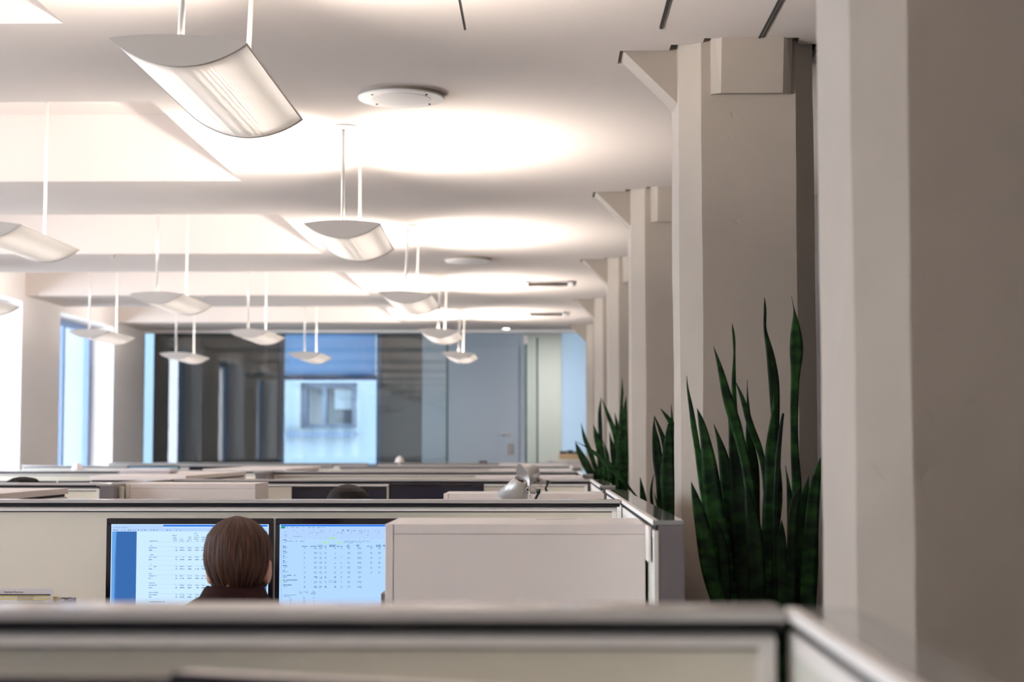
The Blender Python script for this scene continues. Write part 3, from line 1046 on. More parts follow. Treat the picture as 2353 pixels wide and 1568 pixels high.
def text_run(I, px, py, wd, ht=1.5, m=None, dens=.8):
    x = px
    while x < px + wd:
        ww = random.uniform(1.1, 3.2)
        if random.random() < dens:
            I.q(x, py, min(x + ww, px + wd), py + ht * random.uniform(.8, 1.2), m, .0006)
        x += ww + .35


# left screen: document viewer
I = Ink(M['s_tool'])
I.q(257, 1212.5, 614.5, 1222, None); I.q(257, 1206.5, 375, 1212.5, None)
I.b.build('toolbar', M['s_tool'], s1)
I = Ink(M['s_title']); I.q(375, 1206.5, 614.5, 1211, None)
I.b.build('title_bar', M['s_title'], s1)
for xs0, xs1 in ((264, 310.5), (594, 611.5)):
    I = Ink(M['s_side']); I.q(xs0, 1222, xs1, 1440); I.b.build('side_pane', M['s_side'], s1)
I = Ink(M['s_strip']); I.q(257, 1222, 264, 1440); I.b.build('side_strip', M['s_strip'], s1)
I = Ink(M['s_text'])
zx, zy = (lambda v: 240 + v / 5.8825), (lambda v: 1180 + v / 5.8825)
for (x, w_) in ((115, 20), (150, 30), (190, 40), (240, 45), (300, 40)):
    text_run(I, zx(x), zy(190), w_ / 5.9, 1.4)
for x in (120, 150, 175, 230, 265, 315, 345, 380, 410, 450, 500, 540, 620, 660, 700, 840, 875, 965, 1015):
    I.q(zx(x), zy(222), zx(x + 14), zy(234), M['s_text'] if x % 3 else M['s_bold'], .0006)
for (x, ys_) in ((980, (300, 325, 350, 375)), (1075, (350, 375)), (1175, (325, 350, 375)), (1275, (272, 300, 325, 350, 375)), (1375, (325, 350, 375))):
    for y in ys_: text_run(I, zx(x - 65), zy(y - 4), 65 / 5.9, 1.6, None, .85)
text_run(I, zx(600), zy(372), 120 / 5.9, 1.7)
I.q(zx(600), zy(389), zx(1400), zy(391.5), None, .0006)
for g in range(7):
    y0 = 435 + g * 127
    text_run(I, zx(597), zy(y0 - 4), (60, 65, 45, 40, 85, 140, 220)[g] / 5.9, 1.7, M['s_bold'] if g > 5 else None)
    if g == 6: continue
    I.q(zx(597), zy(y0 + 17), zx(975), zy(y0 + 19), None, .0006); I.q(zx(597), zy(y0 + 76), zx(1480), zy(y0 + 78), None, .0006)
    for (rx, rw) in ((982, 24), (1078, 62), (1176, 55), (1275, 50), (1368, 58), (1466, 40)):
        I.q(zx(rx - 85), zy(y0 + 17), zx(rx), zy(y0 + 19), None, .0006)
        for dy, mm in ((28, None), (60, M['s_bold'])):
            text_run(I, zx(rx - rw), zy(y0 + dy), rw / 5.9, 1.7, mm, .9)
    text_run(I, zx(597), zy(y0 + 28), 110 / 5.9, 1.7, None, .9); text_run(I, zx(597), zy(y0 + 60), 45 / 5.9, 1.7, M['s_bold'], .9)
o = I.b.build('document_text', M['s_text'], s1)
I = Ink(M['s_sheet']); I.q(612.5, 1228, 615, 1420); I.b.build('scroll_bar', M['s_page'], s1)

# right screen: spreadsheet
zx, zy = (lambda v: 630 + v / 6.533), (lambda v: 1180 + v / 6.533)
I = Ink(M['s_tool']); I.q(645.5, 1210.5, 948, 1238); I.b.build('ribbon', M['s_tool'], s2)
I = Ink(M['s_title']); I.q(645.5, 1206.2, 948, 1210.5); I.b.build('title_bar', M['s_title'], s2)
I = Ink(M['s_green']); I.q(645.5, 1210.5, 655, 1215, None, .0005); I.b.build('file_tab', M['s_green'], s2)
I = Ink(M['s_task']); I.q(645.5, 1395, 948, 1412, None, .0003); I.b.build('task_bar', M['s_task'], s2)
I = Ink(M['s_lime'])
for (a, c, d_, e_) in ((825, 370, 930, 386), (725, 434, 825, 447), (935, 434, 1022, 447), (95, 1008, 125, 1028)):
    I.q(zx(a), zy(c), zx(d_), zy(e_), None, .0005)
I.b.build('highlight', M['s_lime'], s2)
I = Ink(M['s_text'])
for x in (190, 250, 330, 430, 510, 570, 645, 710): text_run(I, zx(x), zy(212), 45 / 6.5, 1.4, None, .7)
for (x, y) in [(160, 245), (290, 255), (420, 255), (470, 255), (530, 255), (560, 255), (590, 255), (690, 258), (830, 258), (1150, 258), (1270, 258), (1400, 265), (1520, 258), (160, 272), (290, 290), (340, 290), (445, 290), (530, 290), (560, 290), (590, 290), (625, 290), (655, 290), (690, 290), (940, 292), (1150, 292), (1270, 292), (1400, 292), (1520, 292), (160, 298)]:
    text_run(I, zx(x), zy(y), random.choice((18, 60, 90)) / 6.5 if x > 680 else 14 / 6.5, 1.4, None, .7)
for x in (1020, 1095): I.q(zx(x), zy(246), zx(x + 26), zy(270), None, .0006)
for x in (150, 370, 625, 865, 1370): text_run(I, zx(x), zy(325), 45 / 6.5, 1.1, None, .6)
I.q(zx(110), zy(338), zx(2070), zy(340), None, .0006); I.q(zx(110), zy(366), zx(2070), zy(368), None, .0006)
for x in (165, 290, 315, 340, 365, 405): I.q(zx(x), zy(346), zx(x + 12), zy(358), None, .0006)
for x in (250, 452, 595, 685, 770, 880, 1008, 1120, 1275, 1355, 1460, 1580): I.q(zx(x), zy(376), zx(x + 9), zy(386), None, .0006)
text_run(I, zx(130), zy(394), 70 / 6.5, 1.7, M['s_bold']); text_run(I, zx(130), zy(415), 320 / 6.5, 1.5); text_run(I, zx(130), zy(436), 40 / 6.5, 1.4)
text_run(I, zx(1045), zy(416), 400 / 6.5, 1.4); text_run(I, zx(1045), zy(438), 330 / 6.5, 1.4)
for (x, w_, two) in ((455, 80, 0), (590, 95, 0), (688, 65, 1), (755, 55, 0), (875, 100, 1), (985, 105, 0), (1105, 40, 1), (1255, 60, 1), (1430, 75, 0), (1565, 75, 1), (1655, 40, 1)):
    text_run(I, zx(x - w_ / 2), zy(493), w_ / 6.5, 1.6, M['s_bold'], .85)
    if two: text_run(I, zx(x - w_ / 2), zy(475), w_ / 6.5, 1.6, M['s_bold'], .85)
for g in range(9):
    y0 = 490 + g * 72.8
    text_run(I, zx(130), zy(y0), (40, 48, 35, 30, 62, 32, 185, 218, 130)[g] / 6.5, 1.6, M['s_bold'], .92)
    text_run(I, zx(130), zy(y0 + 18), 75 / 6.5, 1.4); text_run(I, zx(130), zy(y0 + 36), 50 / 6.5, 1.4)
    for (x, w_) in ((455, 20), (620, 48), (698, 42), (770, 26), (915, 26), (1008, 22), (1120, 44), (1280, 62), (1458, 32), (1580, 36)):
        if g > 5 and x > 1400: continue
        bold = M['s_bold'] if g in (6, 8) and x < 950 else None
        text_run(I, zx(x - w_ / 2), zy(y0 + 22), w_ / 6.5, 1.4, bold, .9); text_run(I, zx(x - w_ / 2), zy(y0 + 39), w_ / 6.5, 1.4, bold, .9)
for (x, y, w_) in ((450, 1178, 155), (450, 1196, 145), (590, 1172, 35), (590, 1190, 70), (590, 1208, 100), (230, 1224, 200), (180, 1242, 95)):
    text_run(I, zx(x - w_ / 2), zy(y), w_ / 6.5, 1.4)
for k in range(8):
    for x, w_ in ((245, 32), (450, 28), (590, 24)): text_run(I, zx(x - w_ / 2), zy(1258 + k * 18.3), w_ / 6.5, 1.4)
for x in range(200, 1600, 60): text_run(I, zx(x), zy(1404), random.choice((25, 45, 55)) / 6.5, 1.2, None, .8)
for k in range(46): I.q(zx(102), zy(395 + k * 21), zx(112), zy(402 + k * 21), None, .0006)
for (a, c, d_, e_) in ((818, 1014, 928, 1017), (818, 1040, 928, 1043), (818, 1014, 821, 1043), (925, 1014, 928, 1043)):
    I.q(zx(a), zy(c), zx(d_), zy(e_), M['s_bold'], .0007)
I.b.build('spreadsheet_text', M['s_text'], s2)

# switched-off pair, near pair, far ones
go = 'switched-off dark monitors'
y = 8.12
a0, a1, a2, a3 = at(670, 1119, y).x, at(888, 1119, y).x, at(893, 1112, y).x, at(1112, 1112, y).x
monitor(a0, a1, y, at(800, 1119, y).z, 'left switched-off dark monitor, behind the short-haired head', go)
monitor(a2, a3, y, at(1000, 1112, y).z, 'right switched-off dark monitor, between the short-haired head and white cabinet', go)
gn = 'monitors on the nearest desk'
monitor(-.775, -.297, 1.395, E - .1945, 'nearest monitor at the bottom left edge, only its dark top showing', gn)
mm_, _ = monitor(-.288, .195, 1.40, E - .187, 'turned monitor at the bottom edge below the partition, pale top edge', gn, shell='alu')
mm_.rotation_euler = (0, 0, -.32)
mm_.location.x -= .02; mm_.location.y -= .09
gl = 'monitors of the left-hand bay'
monitor(-3.93, -3.458, 11.62, E - .222, 'dark monitor top behind the curly-haired head, left one', gl)
monitor(-3.443, -2.965, 11.62, E - .222, 'dark monitor top right of the curly-haired head', gl)
monitor(-3.81, -3.333, 15.0, E - .149, 'far monitor with cyan glowing screen, below the left pier', gl, M['s_cyan'])
monitor(-3.245, -2.77, 15.0, E - .153, 'far dark monitor right of the cyan glowing one', gl)

# ------------------------------------------------------------------ papers by the left edge
r = empty('document_tray', (-1.52, 4.42, .72), 'plum tray box of upright papers at lower left edge', 'tray')
zt = at(100, 1384, 4.42).z
b = mb()
x0, x1 = -1.78, at(142, 1384, 4.42).x
for a in ((x0, x1, 4.40, 4.406, .72, zt), (x0, x1, 4.55, 4.556, .72, zt + .0), (x0, x0 + .006, 4.406, 4.55, .72, zt), (x1 - .006, x1, 4.406, 4.55, .72, zt), (x0, x1, 4.40, 4.556, .72, .726)):
    b.box(*a)
b.box(x0, x1 + .004, 4.396, 4.402, zt - .003, zt + .001)
b.build('tray_body', M['tray'], r)
r = empty('printed_sheet', (-1.45, 4.42, zt - .1), 'white sheet headed Keyboard Shortcuts with yellow table, standing in tray', 'paper')
a, c = at(122, 1353, 4.415), at(-60, 1358, 4.415)
b = mb(); b.box(c.x, a.x, 4.415, 4.4165, .73, a.z); sh = b.build('sheet', M['paper'], r)


def flat(name, m, px0, py0, px1, py1, y):
    a, c = at(px0, py0, y), at(px1, py1, y)
    b = mb(); b.quad(min(a.x, c.x), max(a.x, c.x), min(a.z, c.z), max(a.z, c.z), y); return b


b = flat('band', M['ink'], -50, 1366, 116, 1369, 4.4146); b.build('table_header', M['ink'], sh)
b = flat('y', M['paper_y'], -50, 1369.2, 115, 1381.5, 4.4146)
for py in (1372.5, 1379.6):
    a, c = at(-50, py, 4.4143), at(115, py + 2.4, 4.4143); b.quad(a.x, c.x, c.z, a.z, 4.4143, M['paper'])
b.build('table', M['paper_y'], sh)
I = mb(M['ink'])
for k, py in enumerate((1371, 1374.6, 1377.6, 1380.6)):
    x = 40.
    for n in range(9 if k < 3 else 14):
        ww = random.uniform(2, 4.5); a, c = at(x, py, 4.414), at(x + ww, py + 1., 4.414); I.quad(a.x, c.x, c.z, a.z, 4.4139); x += ww + .9
I.build('table_text', M['ink'], sh)
cu = bpy.data.curves.new('title', 'FONT'); cu.body = 'Keyboard Shortcuts'; cu.align_x = 'RIGHT'; cu.size = .0064; cu.offset = .00008
to = bpy.data.objects.new('title', cu); COL.objects.link(to)
bpy.context.view_layer.update()
me = bpy.data.meshes.new_from_object(to.evaluated_get(bpy.context.evaluated_depsgraph_get()))
bpy.data.objects.remove(to)
me.transform(Matrix.Rotation(R(90), 4, 'X'))
p = at(53.5, 1363, 4.4144)
me.transform(Matrix.Translation(Vector((p.x, 4.4144, p.z)) - wo(sh)))
me.materials.clear(); me.materials.append(M['ink'])
tt = bpy.data.objects.new('title', me); COL.objects.link(tt); tt.parent = sh
b = mb(); q = at(123, 1372, 4.43); b.prism([(q.x - .06, zt - .1), (q.x - .06, q.z + .001), (q.x + .008, q.z), (q.x + .014, zt - .1)], 'y', 4.43, 4.434)
tag(b.build('index_card', M['yellow']), 'yellow card edge peeking beside the keyboard sheet', 'card')
b = mb(); a, c = at(130, 1371, 4.45), at(148, 1379, 4.45)
b.prism([(a.x, a.z), (c.x, c.z), (c.x - .004, c.z - .004), (c.x - .03, zt - .12), (a.x - .01, zt - .12)], 'y', 4.45, 4.453)
tag(b.build('folded_note', M['paper']), 'small white folded note corner at right end of tray', 'paper')
q = at(877, 1362, 4.3); q2 = at(892, 1430, 4.3)
b = mb(); b.box(q.x, q.x + .09, 4.28, 4.36, .72, q.z, .003)
tag(b.build('desk_organizer', M['grey']), 'small grey desk box covering the lower corner of right lit monitor', 'box')

# ------------------------------------------------------------------ desk lamps (silver swing-arm)
def desk_lamp(c_narrow, axis, r0, r1, ln, joint, base, label, slot=True):
    r = empty('desk_lamp', base, label, 'lamp', 'silver desk lamps')
    ax = Vector(axis).normalized()          # from narrow to wide end
    o = Vector(c_narrow)
    b = mb(); b.lathe([(.006, r0 * .55), (.004, r0 * .80), (0, r0 * .92), (0, r0), (.004, r0 + .0015), (ln, r1), (ln, r1 - .002), (.008, r0 - .003), (.008, r0 * .5)], o, ax, 40, cap0=False, cap1=True)
    b.build('lamp_shade', M['silver'], r)
    if slot:
        side = ax.cross(Vector((0, 1, .3))).normalized()
        b = mb(); b.tube(o + ax * .0035 - side * r0 * .42, o + ax * .0035 + side * r0 * .42, .0035, seg=8); b.build('vent_slot', M['black'], r)
    J = Vector(joint)
    jd = Vector((.96, -.12, -.12)).normalized()
    b = mb(); b.lathe([(-.012, .012), (-.010, .015), (.010, .0155), (.012, .013)], J, jd, 24); b.build('joint', M['silver'], r)
    b = mb(); prof = []
    for i in range(7): prof += [(.013 + i * .0032, .0145 - .0004 * i), (.0145 + i * .0032, .0135 - .0004 * i)]
    b.lathe(prof, J, jd, 24); b.build('knob', M['silver'], r)
    b = mb(); b.lathe([(.036, .009), (.047, .010), (.050, .008)], J, jd, 18); b.build('knob_end', M['black'], r)
    b = mb(); b.lathe([(0, .0042), (.006, .0042)], J + Vector((.0, -.016, .001)), (0, -1, 0), 12); b.build('screw', M['black'], r)
    b = mb(); b.tube(J + Vector((.004, -.02, 0)), J + Vector((.018, -.018, -.042)), .0018, seg=8); b.build('switch_rod', M['chrome'], r)
    el = Vector((base[0] + .10, base[1] + .10, base[2] + .33))
    b = mb(); b.tube(J + jd * .045, J + jd * .035 + Vector((-.004, .0, -.03)), .005, seg=10); b.tube(J + jd * .035 + Vector((-.004, 0, -.03)), el, .006, seg=10)
    b.build('upper_arm', M['black'], r)
    b = mb(); b.tube(el, Vector((base[0], base[1], base[2] + .02)), .006, seg=10); b.build('lower_arm', M['silver'], r)
    b = mb(); b.lathe([(0, .085), (.012, .085), (.018, .075), (.018, .01)], base, (0, 0, 1), 36); b.build('base', M['silver'], r)


YL = 6.2
desk_lamp(at(1197.5, 1103, YL), (-.40, .30, -.915), .026, .062, .083, at(1212, 1126, YL), (-.10, YL - .02, .72),
          'nearer silver desk lamp, its cone shade tilted down to the left')
YL2 = 7.62
q = at(1233, 1078, YL2)
desk_lamp(at(1233, 1083, YL2), (-.80, -.42, -.30), .030, .060, .075, at(1238, 1106, YL2), (-.02, YL2 + .02, .72),
          'farther silver desk lamp whose open shade faces left', slot=False)

# small white lamps far off, dark box, console with tray
def dome_lamp(x, y, ztop, zbase, label):
    r = empty('task_lamp', (x, y, zbase), label, 'lamp', 'small white far-off task lamps')
    b = mb(); b.lathe([(0, .052), (-.01, .05), (-.05, .034), (-.068, .012)], (x, y, ztop - .068), (0, 0, -1), 24); b.build('lamp_shade', M['white'], r)
    b = mb(); b.tube((x, y, zbase), (x, y, ztop - .02), .008); b.build('stem', M['white'], r)
    b = mb(); b.lathe([(0, .06), (.012, .055)], (x, y, zbase), (0, 0, 1), 24); b.build('base', M['white'], r)


dome_lamp(at(918, 1055, 18.45).x, 18.45, at(918, 1049, 18.45).z, .72, 'small white dome lamp in front of the dark far wall')
dome_lamp(at(178, 1075, 14.9).x, 14.9, at(178, 1064, 14.9).z, .72, 'small white lamp head below the left window frames')
desk(-2.0, -1.2, 18.0, 18.6, 'farthest desk in the right-hand bay', 'desks of the right-hand bay')
q = at(1110, 1066, 18.64)
b = mb(); b.box(q.x - .05, q.x + .05, 18.625, 18.665, PT, PT + .022, .004)
tag(b.build('stapler_box', M['black']), 'small dark box lying on the farthest partition cap', 'box')

r = empty('console', (.22, 19.35, 0), 'low counter at the far right end, tan box on top', 'counter')
zc = at(1300, 1056, 19.3).z
b = mb(); b.box(.02, .45, 19.1, 19.6, zc - .03, zc, .003); b.build('counter_top', M['desk'], r)
b = mb(); b.box(.04, .44, 19.13, 19.58, 0, zc - .03); b.build('cabinet_body', M['white'], r)
zz = at(1300, 1043, 19.3).z
b = mb(); b.box(.165, .41, 19.2, 19.45, zc, zz, .003)
tag(b.build('cardboard_box', M['tan']), 'tan box on the far counter below the pale blind', 'box')
for i, (xa_, xb_, h_) in enumerate(((.175, .26, .03), (.265, .33, .042), (.335, .40, .026))):
    b = mb(); b.box(xa_, xb_, 19.22, 19.42, zz, zz + h_, .004)
    tag(b.build('binder', M['black']), ['leftmost dark binder on the tan box', 'middle, tallest dark binder on the tan box', 'rightmost dark binder on the tan box'][i], 'binder', 'dark binders on the tan box')

# ------------------------------------------------------------------ snake plants
def leaf(parent, pts, y, bend=0., bottom=None):
    """pts: (px, py[, width px]) from tip down to base, at depth y: a stiff, slightly folded blade with thickness"""
    P = []
    for p in pts:
        wv = p[2] if len(p) > 2 else .8
        q = at(p[0], p[1], y)
        P.append((q, wv * y / F))
    if bottom is not None:
        q, wv = P[-1]
        P.append((Vector((q.x * .55 + bottom[0] * .45, y, (q.z + bottom[2]) / 2)), wv * .9))
        P.append((Vector((q.x * .25 + bottom[0] * .75, y * .3 + bottom[1] * .7, bottom[2])), wv * .55))
    # refine
    Q = []
    for (a, wa_), (c, wc) in zip(P, P[1:]):
        n = max(2, int((a - c).length / .012))
        for i in range(n):
            t = i / n
            Q.append((a.lerp(c, t), wa_ + (wc - wa_) * t))
    Q.append(P[-1])
    # smooth
    for _ in range(3):
        Q = [Q[0]] + [((Q[i - 1][0] + Q[i][0] * 2 + Q[i + 1][0]) / 4, (Q[i - 1][1] + 2 * Q[i][1] + Q[i + 1][1]) / 4) for i in range(1, len(Q) - 1)] + [Q[-1]]
    s = mb(); bm = s.bm
    n = len(Q)
    rings = []
    ph = random.uniform(0, 6.28)
    for i, (c, wd) in enumerate(Q):
        tan = (Q[min(i + 1, n - 1)][0] - Q[max(i - 1, 0)][0]).normalized()
        side = tan.cross(Vector((0, 1, 0)))
        side = Vector((1, 0, 0)) if side.length < 1e-4 else side.normalized()
        if side.x < 0: side = -side
        nrm = side.cross(tan).normalized()
        if nrm.y > 0: nrm = -nrm
        wob = math.sin(i * .35 + ph) * .004
        c2 = c + Vector((0, wob + bend * (i / n - .5), 0))
        hw = wd / 2
        fold = hw * .30
        th = min(.0022, hw * .5) + .0003
        cross = [(-1, fold, 0), (-.5, fold * .25, -th), (0, 0, -th), (.5, fold * .25, -th), (1, fold, 0), (.5, fold * .25, th), (0, 0, th), (-.5, fold * .25, th)]
        rings.append([bm.verts.new(c2 + side * (hw * u) + nrm * (v_ + dv)) for u, v_, dv in cross])
    for a, c in zip(rings, rings[1:]):
        for k in range(8):
            fc = bm.faces.new([a[k], a[(k + 1) % 8], c[(k + 1) % 8], c[k]]); fc.smooth = True
    bm.faces.new(rings[0]); bm.faces.new(rings[-1][::-1])
    bmesh.ops.recalc_face_normals(bm, faces=bm.faces[:])
    return s.build('leaf', M['leaf'], parent)


def plant(cx, cy, rad, label, leaves, soil=.80):
    r = empty('snake_plant', (cx, cy, 0), label, 'plant', 'snake plants behind the aisle partitions')
    b = mb(); b.lathe([(0, rad * .8), (soil + .02, rad), (soil + .03, rad), (soil + .03, rad - .012), (soil - .01, rad - .014)], (cx, cy, 0), (0, 0, 1), 36, cap1=False); b.build('pot', M['pot'], r)
    b = mb(); b.lathe([(0, rad - .013), (.006, rad * .5)], (cx, cy, soil - .008), (0, 0, 1), 30); b.build('soil', M['soil'], r)
    for y, pts in leaves:
        bx = max(-rad * .6, min(rad * .6, at(pts[-1][0], 1400, y).x - cx)) + cx
        leaf(r, pts, y, bottom=(bx, cy + (y - cy) * .8, soil - .03))
    return r


plant(.555, 4.16, .155, 'tall dense snake plant in front of the second column, right of the white cabinet', [
    (4.20, [(1578.5, 863), (1579, 890, 4), (1587, 931, 10), (1594, 985, 14), (1603, 1035, 14), (1610, 1085, 16), (1620, 1160, 16), (1640, 1395, 16)]),
    (4.12, [(1602, 938), (1612, 970, 16), (1623, 1025, 26), (1630, 1080, 38), (1640, 1160, 44), (1655, 1260, 50), (1670, 1395, 50)]),
    (4.21, [(1640, 974), (1652, 1010, 11), (1662, 1050, 24), (1672, 1120, 34), (1680, 1250, 40), (1690, 1395, 40)]),
    (4.14, [(1673, 965), (1678, 975, 10), (1683, 985, 20), (1687, 1030, 26), (1695, 1100, 36), (1700, 1200, 46), (1705, 1300, 44), (1705, 1395, 42)]),
    (4.09, [(1640, 796), (1647, 820, 6), (1654, 844, 12), (1662, 880, 18), (1668, 905, 22), (1680, 945, 26), (1691, 975, 26), (1700, 1010, 22), (1712, 1060, 22), (1722, 1120, 26), (1735, 1300, 34), (1740, 1395, 34)]),
    (4.18, [(1682.5, 743), (1684, 760, 6), (1686, 775, 8), (1687, 800, 5), (1687, 825, 5), (1686, 848, 9), (1686, 885, 11), (1688, 930, 11), (1692, 1000, 14), (1700, 1100, 20), (1706, 1395, 22)]),
    (4.16, [(1690, 876), (1700, 900, 7), (1709, 925, 12), (1715, 950, 15), (1727, 990, 17), (1741, 1020, 16), (1752, 1055, 14), (1758, 1090, 14), (1768, 1250, 18), (1775, 1395, 18)]),
    (4.20, [(1717.5, 873), (1717, 900, 3), (1719, 930, 6), (1720, 980, 14), (1723, 1030, 22), (1728, 1060, 30), (1731, 1110, 30), (1728, 1180, 34), (1728, 1270, 40), (1733, 1395, 36)]),
    (4.17, [(1756, 684), (1757, 700, 6), (1758, 720, 8), (1757, 740, 7), (1757, 755, 6), (1763, 783, 12), (1770, 811, 18), (1773, 839, 22), (1777, 872, 25), (1779, 908, 24), (1781, 943, 21), (1782, 990, 17), (1782, 1060, 20), (1780, 1395, 24)]),
    (4.13, [(1779, 900), (1777, 950, 10), (1774, 1000, 22), (1773, 1040, 32), (1776, 1100, 40), (1774, 1150, 46), (1770, 1220, 40), (1768, 1300, 34), (1768, 1395, 30)]),
    (4.11, [(1800, 950, 5), (1797, 965, 8), (1793, 1000, 10), (1788, 1040, 12), (1785, 1100, 14), (1780, 1395, 18)]),
    (4.18, [(1818, 680), (1824, 708, 2), (1826, 717, 4), (1828, 740, 16), (1829, 765, 26), (1830, 795, 32), (1829, 820, 31), (1828, 842, 24), (1826, 868, 20), (1825, 930, 19), (1825, 990, 17), (1826, 1060, 20), (1830, 1110, 23), (1832, 1395, 24)]),
    (4.08, [(1841, 1118, 3), (1835, 1130, 14), (1828, 1150, 24), (1820, 1180, 24), (1818, 1210, 22), (1818, 1245, 20), (1817, 1310, 22), (1816, 1395, 23)]),
    (4.15, [(1805, 1070), (1809, 1095, 4), (1813, 1130, 12), (1815, 1165, 16), (1816, 1200, 16), (1818, 1395, 18)]),
    (4.13, [(1858, 1092), (1855, 1110, 7), (1848, 1136, 20), (1841, 1170, 22), (1838, 1220, 24), (1837, 1395, 22)]),
    (4.10, [(1886, 1050), (1878, 1085, 18), (1872, 1120, 26), (1868, 1160, 30), (1862, 1220, 34), (1858, 1300, 38), (1856, 1395, 36)]),
    (4.07, [(1588, 1107), (1594, 1130, 12), (1602, 1160, 24), (1612, 1200, 32), (1620, 1250, 38), (1628, 1300, 40), (1640, 1350, 36), (1655, 1395, 30)]),
    (4.06, [(1714, 1105), (1718, 1135, 12), (1725, 1165, 22), (1733, 1210, 32), (1736, 1260, 38), (1738, 1320, 40), (1740, 1395, 36)]),
    (4.10, [(1643, 1193), (1652, 1220, 14), (1660, 1250, 22), (1664, 1290, 26), (1668, 1395, 26)]),
    (4.10, [(1796, 1195), (1795, 1225, 20), (1795, 1260, 26), (1797, 1330, 26), (1798, 1395, 26)]),
    (4.16, [(1706, 1180), (1708, 1240, 30), (1712, 1320, 40), (1715, 1395, 40)]),
    (4.19, [(1650, 1140), (1660, 1220, 30), (1675, 1320, 44), (1685, 1395, 44)]),
    (4.19, [(1870, 1140), (1868, 1220, 24), (1864, 1300, 30), (1860, 1395, 30)]),
    (4.14, [(1637, 1330), (1645, 1360, 6), (1652, 1395, 9)]),
])
plant(.52, 7.3, .17, 'middle snake plant between the second and third columns', [
    (7.2, [(1504, 956), (1502, 980, 6), (1507, 1015, 18), (1512, 1060, 24), (1518, 1100, 24), (1525, 1200, 24)]),
    (7.15, [(1538, 975, 8), (1537, 1000, 18), (1535, 1045, 28), (1534, 1100, 36), (1538, 1180, 34), (1540, 1250, 30)]),
    (7.3, [(1517, 939), (1530, 955, 8), (1545, 975, 14), (1556, 1000, 18), (1560, 1050, 20), (1560, 1200, 20)]),
    (7.35, [(1542, 930), (1544, 960, 5), (1548, 1000, 10), (1552, 1150, 16)]),
    (7.25, [(1503, 955), (1515, 985, 8), (1525, 1010, 12), (1530, 1040, 14), (1530, 1100, 16), (1532, 1200, 16)]),
    (7.35, [(1471, 1097), (1475, 1125, 10), (1478, 1150, 16), (1484, 1200, 16)]),
    (7.3, [(1503, 1089), (1497, 1115, 5), (1496, 1140, 7), (1499, 1165, 8), (1504, 1220, 8)]),
    (7.2, [(1503, 1133), (1508, 1150, 4), (1513, 1170, 6), (1518, 1220, 7)]),
    (7.45, [(1321, 1014), (1343, 1025, 2), (1367, 1041, 8), (1389, 1061, 13), (1410, 1078, 16), (1426, 1096, 13), (1440, 1115, 7), (1458, 1136, 4), (1480, 1165, 5)]),
])
plant(.465, 10.35, .155, 'far snake plant cut off by the third column', [
    (10.4, [(1335, 973), (1343, 1008, 9), (1354, 1035, 12), (1365, 1065, 11), (1372, 1090, 11), (1385, 1140, 10)]),
    (10.3, [(1322, 1016), (1330, 1037, 13), (1346, 1067, 20), (1358, 1090, 16), (1370, 1110, 14), (1384, 1150, 12)]),
    (10.35, [(1363.5, 976), (1370, 1002, 13), (1378, 1030, 18), (1383, 1070, 20), (1386, 1120, 20)]),
    (10.45, [(1381, 914), (1378, 944, 8), (1379, 980, 10), (1380, 1010, 9), (1382, 1060, 10), (1388, 1120, 10)]),
    (10.4, [(1383, 917), (1397, 954, 9), (1410, 986, 12), (1416, 1013, 12), (1418, 1080, 14), (1418, 1130, 14)]),
    (10.45, [(1412.5, 949), (1417, 973, 8), (1420, 1000, 9), (1422, 1060, 10), (1422, 1120, 10)]),
    (10.3, [(1429, 869), (1430, 900, 6), (1427, 950, 8), (1424, 1000, 9), (1420, 1050, 9), (1418, 1110, 10)]),
    (10.4, [(1438.5, 911), (1436, 945, 11), (1434, 985, 16), (1434, 1050, 20), (1432, 1120, 22)]),
    (10.33, [(1400, 993), (1407, 1030, 12), (1412, 1070, 14), (1413, 1120, 14)]),
    (10.3, [(1385, 1013), (1394, 1040, 9), (1399, 1075, 11), (1402, 1120, 12)]),
])

# ------------------------------------------------------------------ people
def voxel(o, size):
    m = o.modifiers.new('remesh', 'REMESH'); m.mode = 'VOXEL'; m.voxel_size = size; m.use_smooth_shade = True
    s = o.modifiers.new('smooth', 'SMOOTH'); s.iterations = 4; s.factor = .5
    return o


def limb(b, pts):
    """chain of tapering segments with rounded joints: (point, radius)"""
    for (p, r0), (q, r1) in zip(pts, pts[1:]):
        b.tube(p, q, r0, r1, 14)
    for p, r0 in pts: b.ball(p, r0, 14, 8)


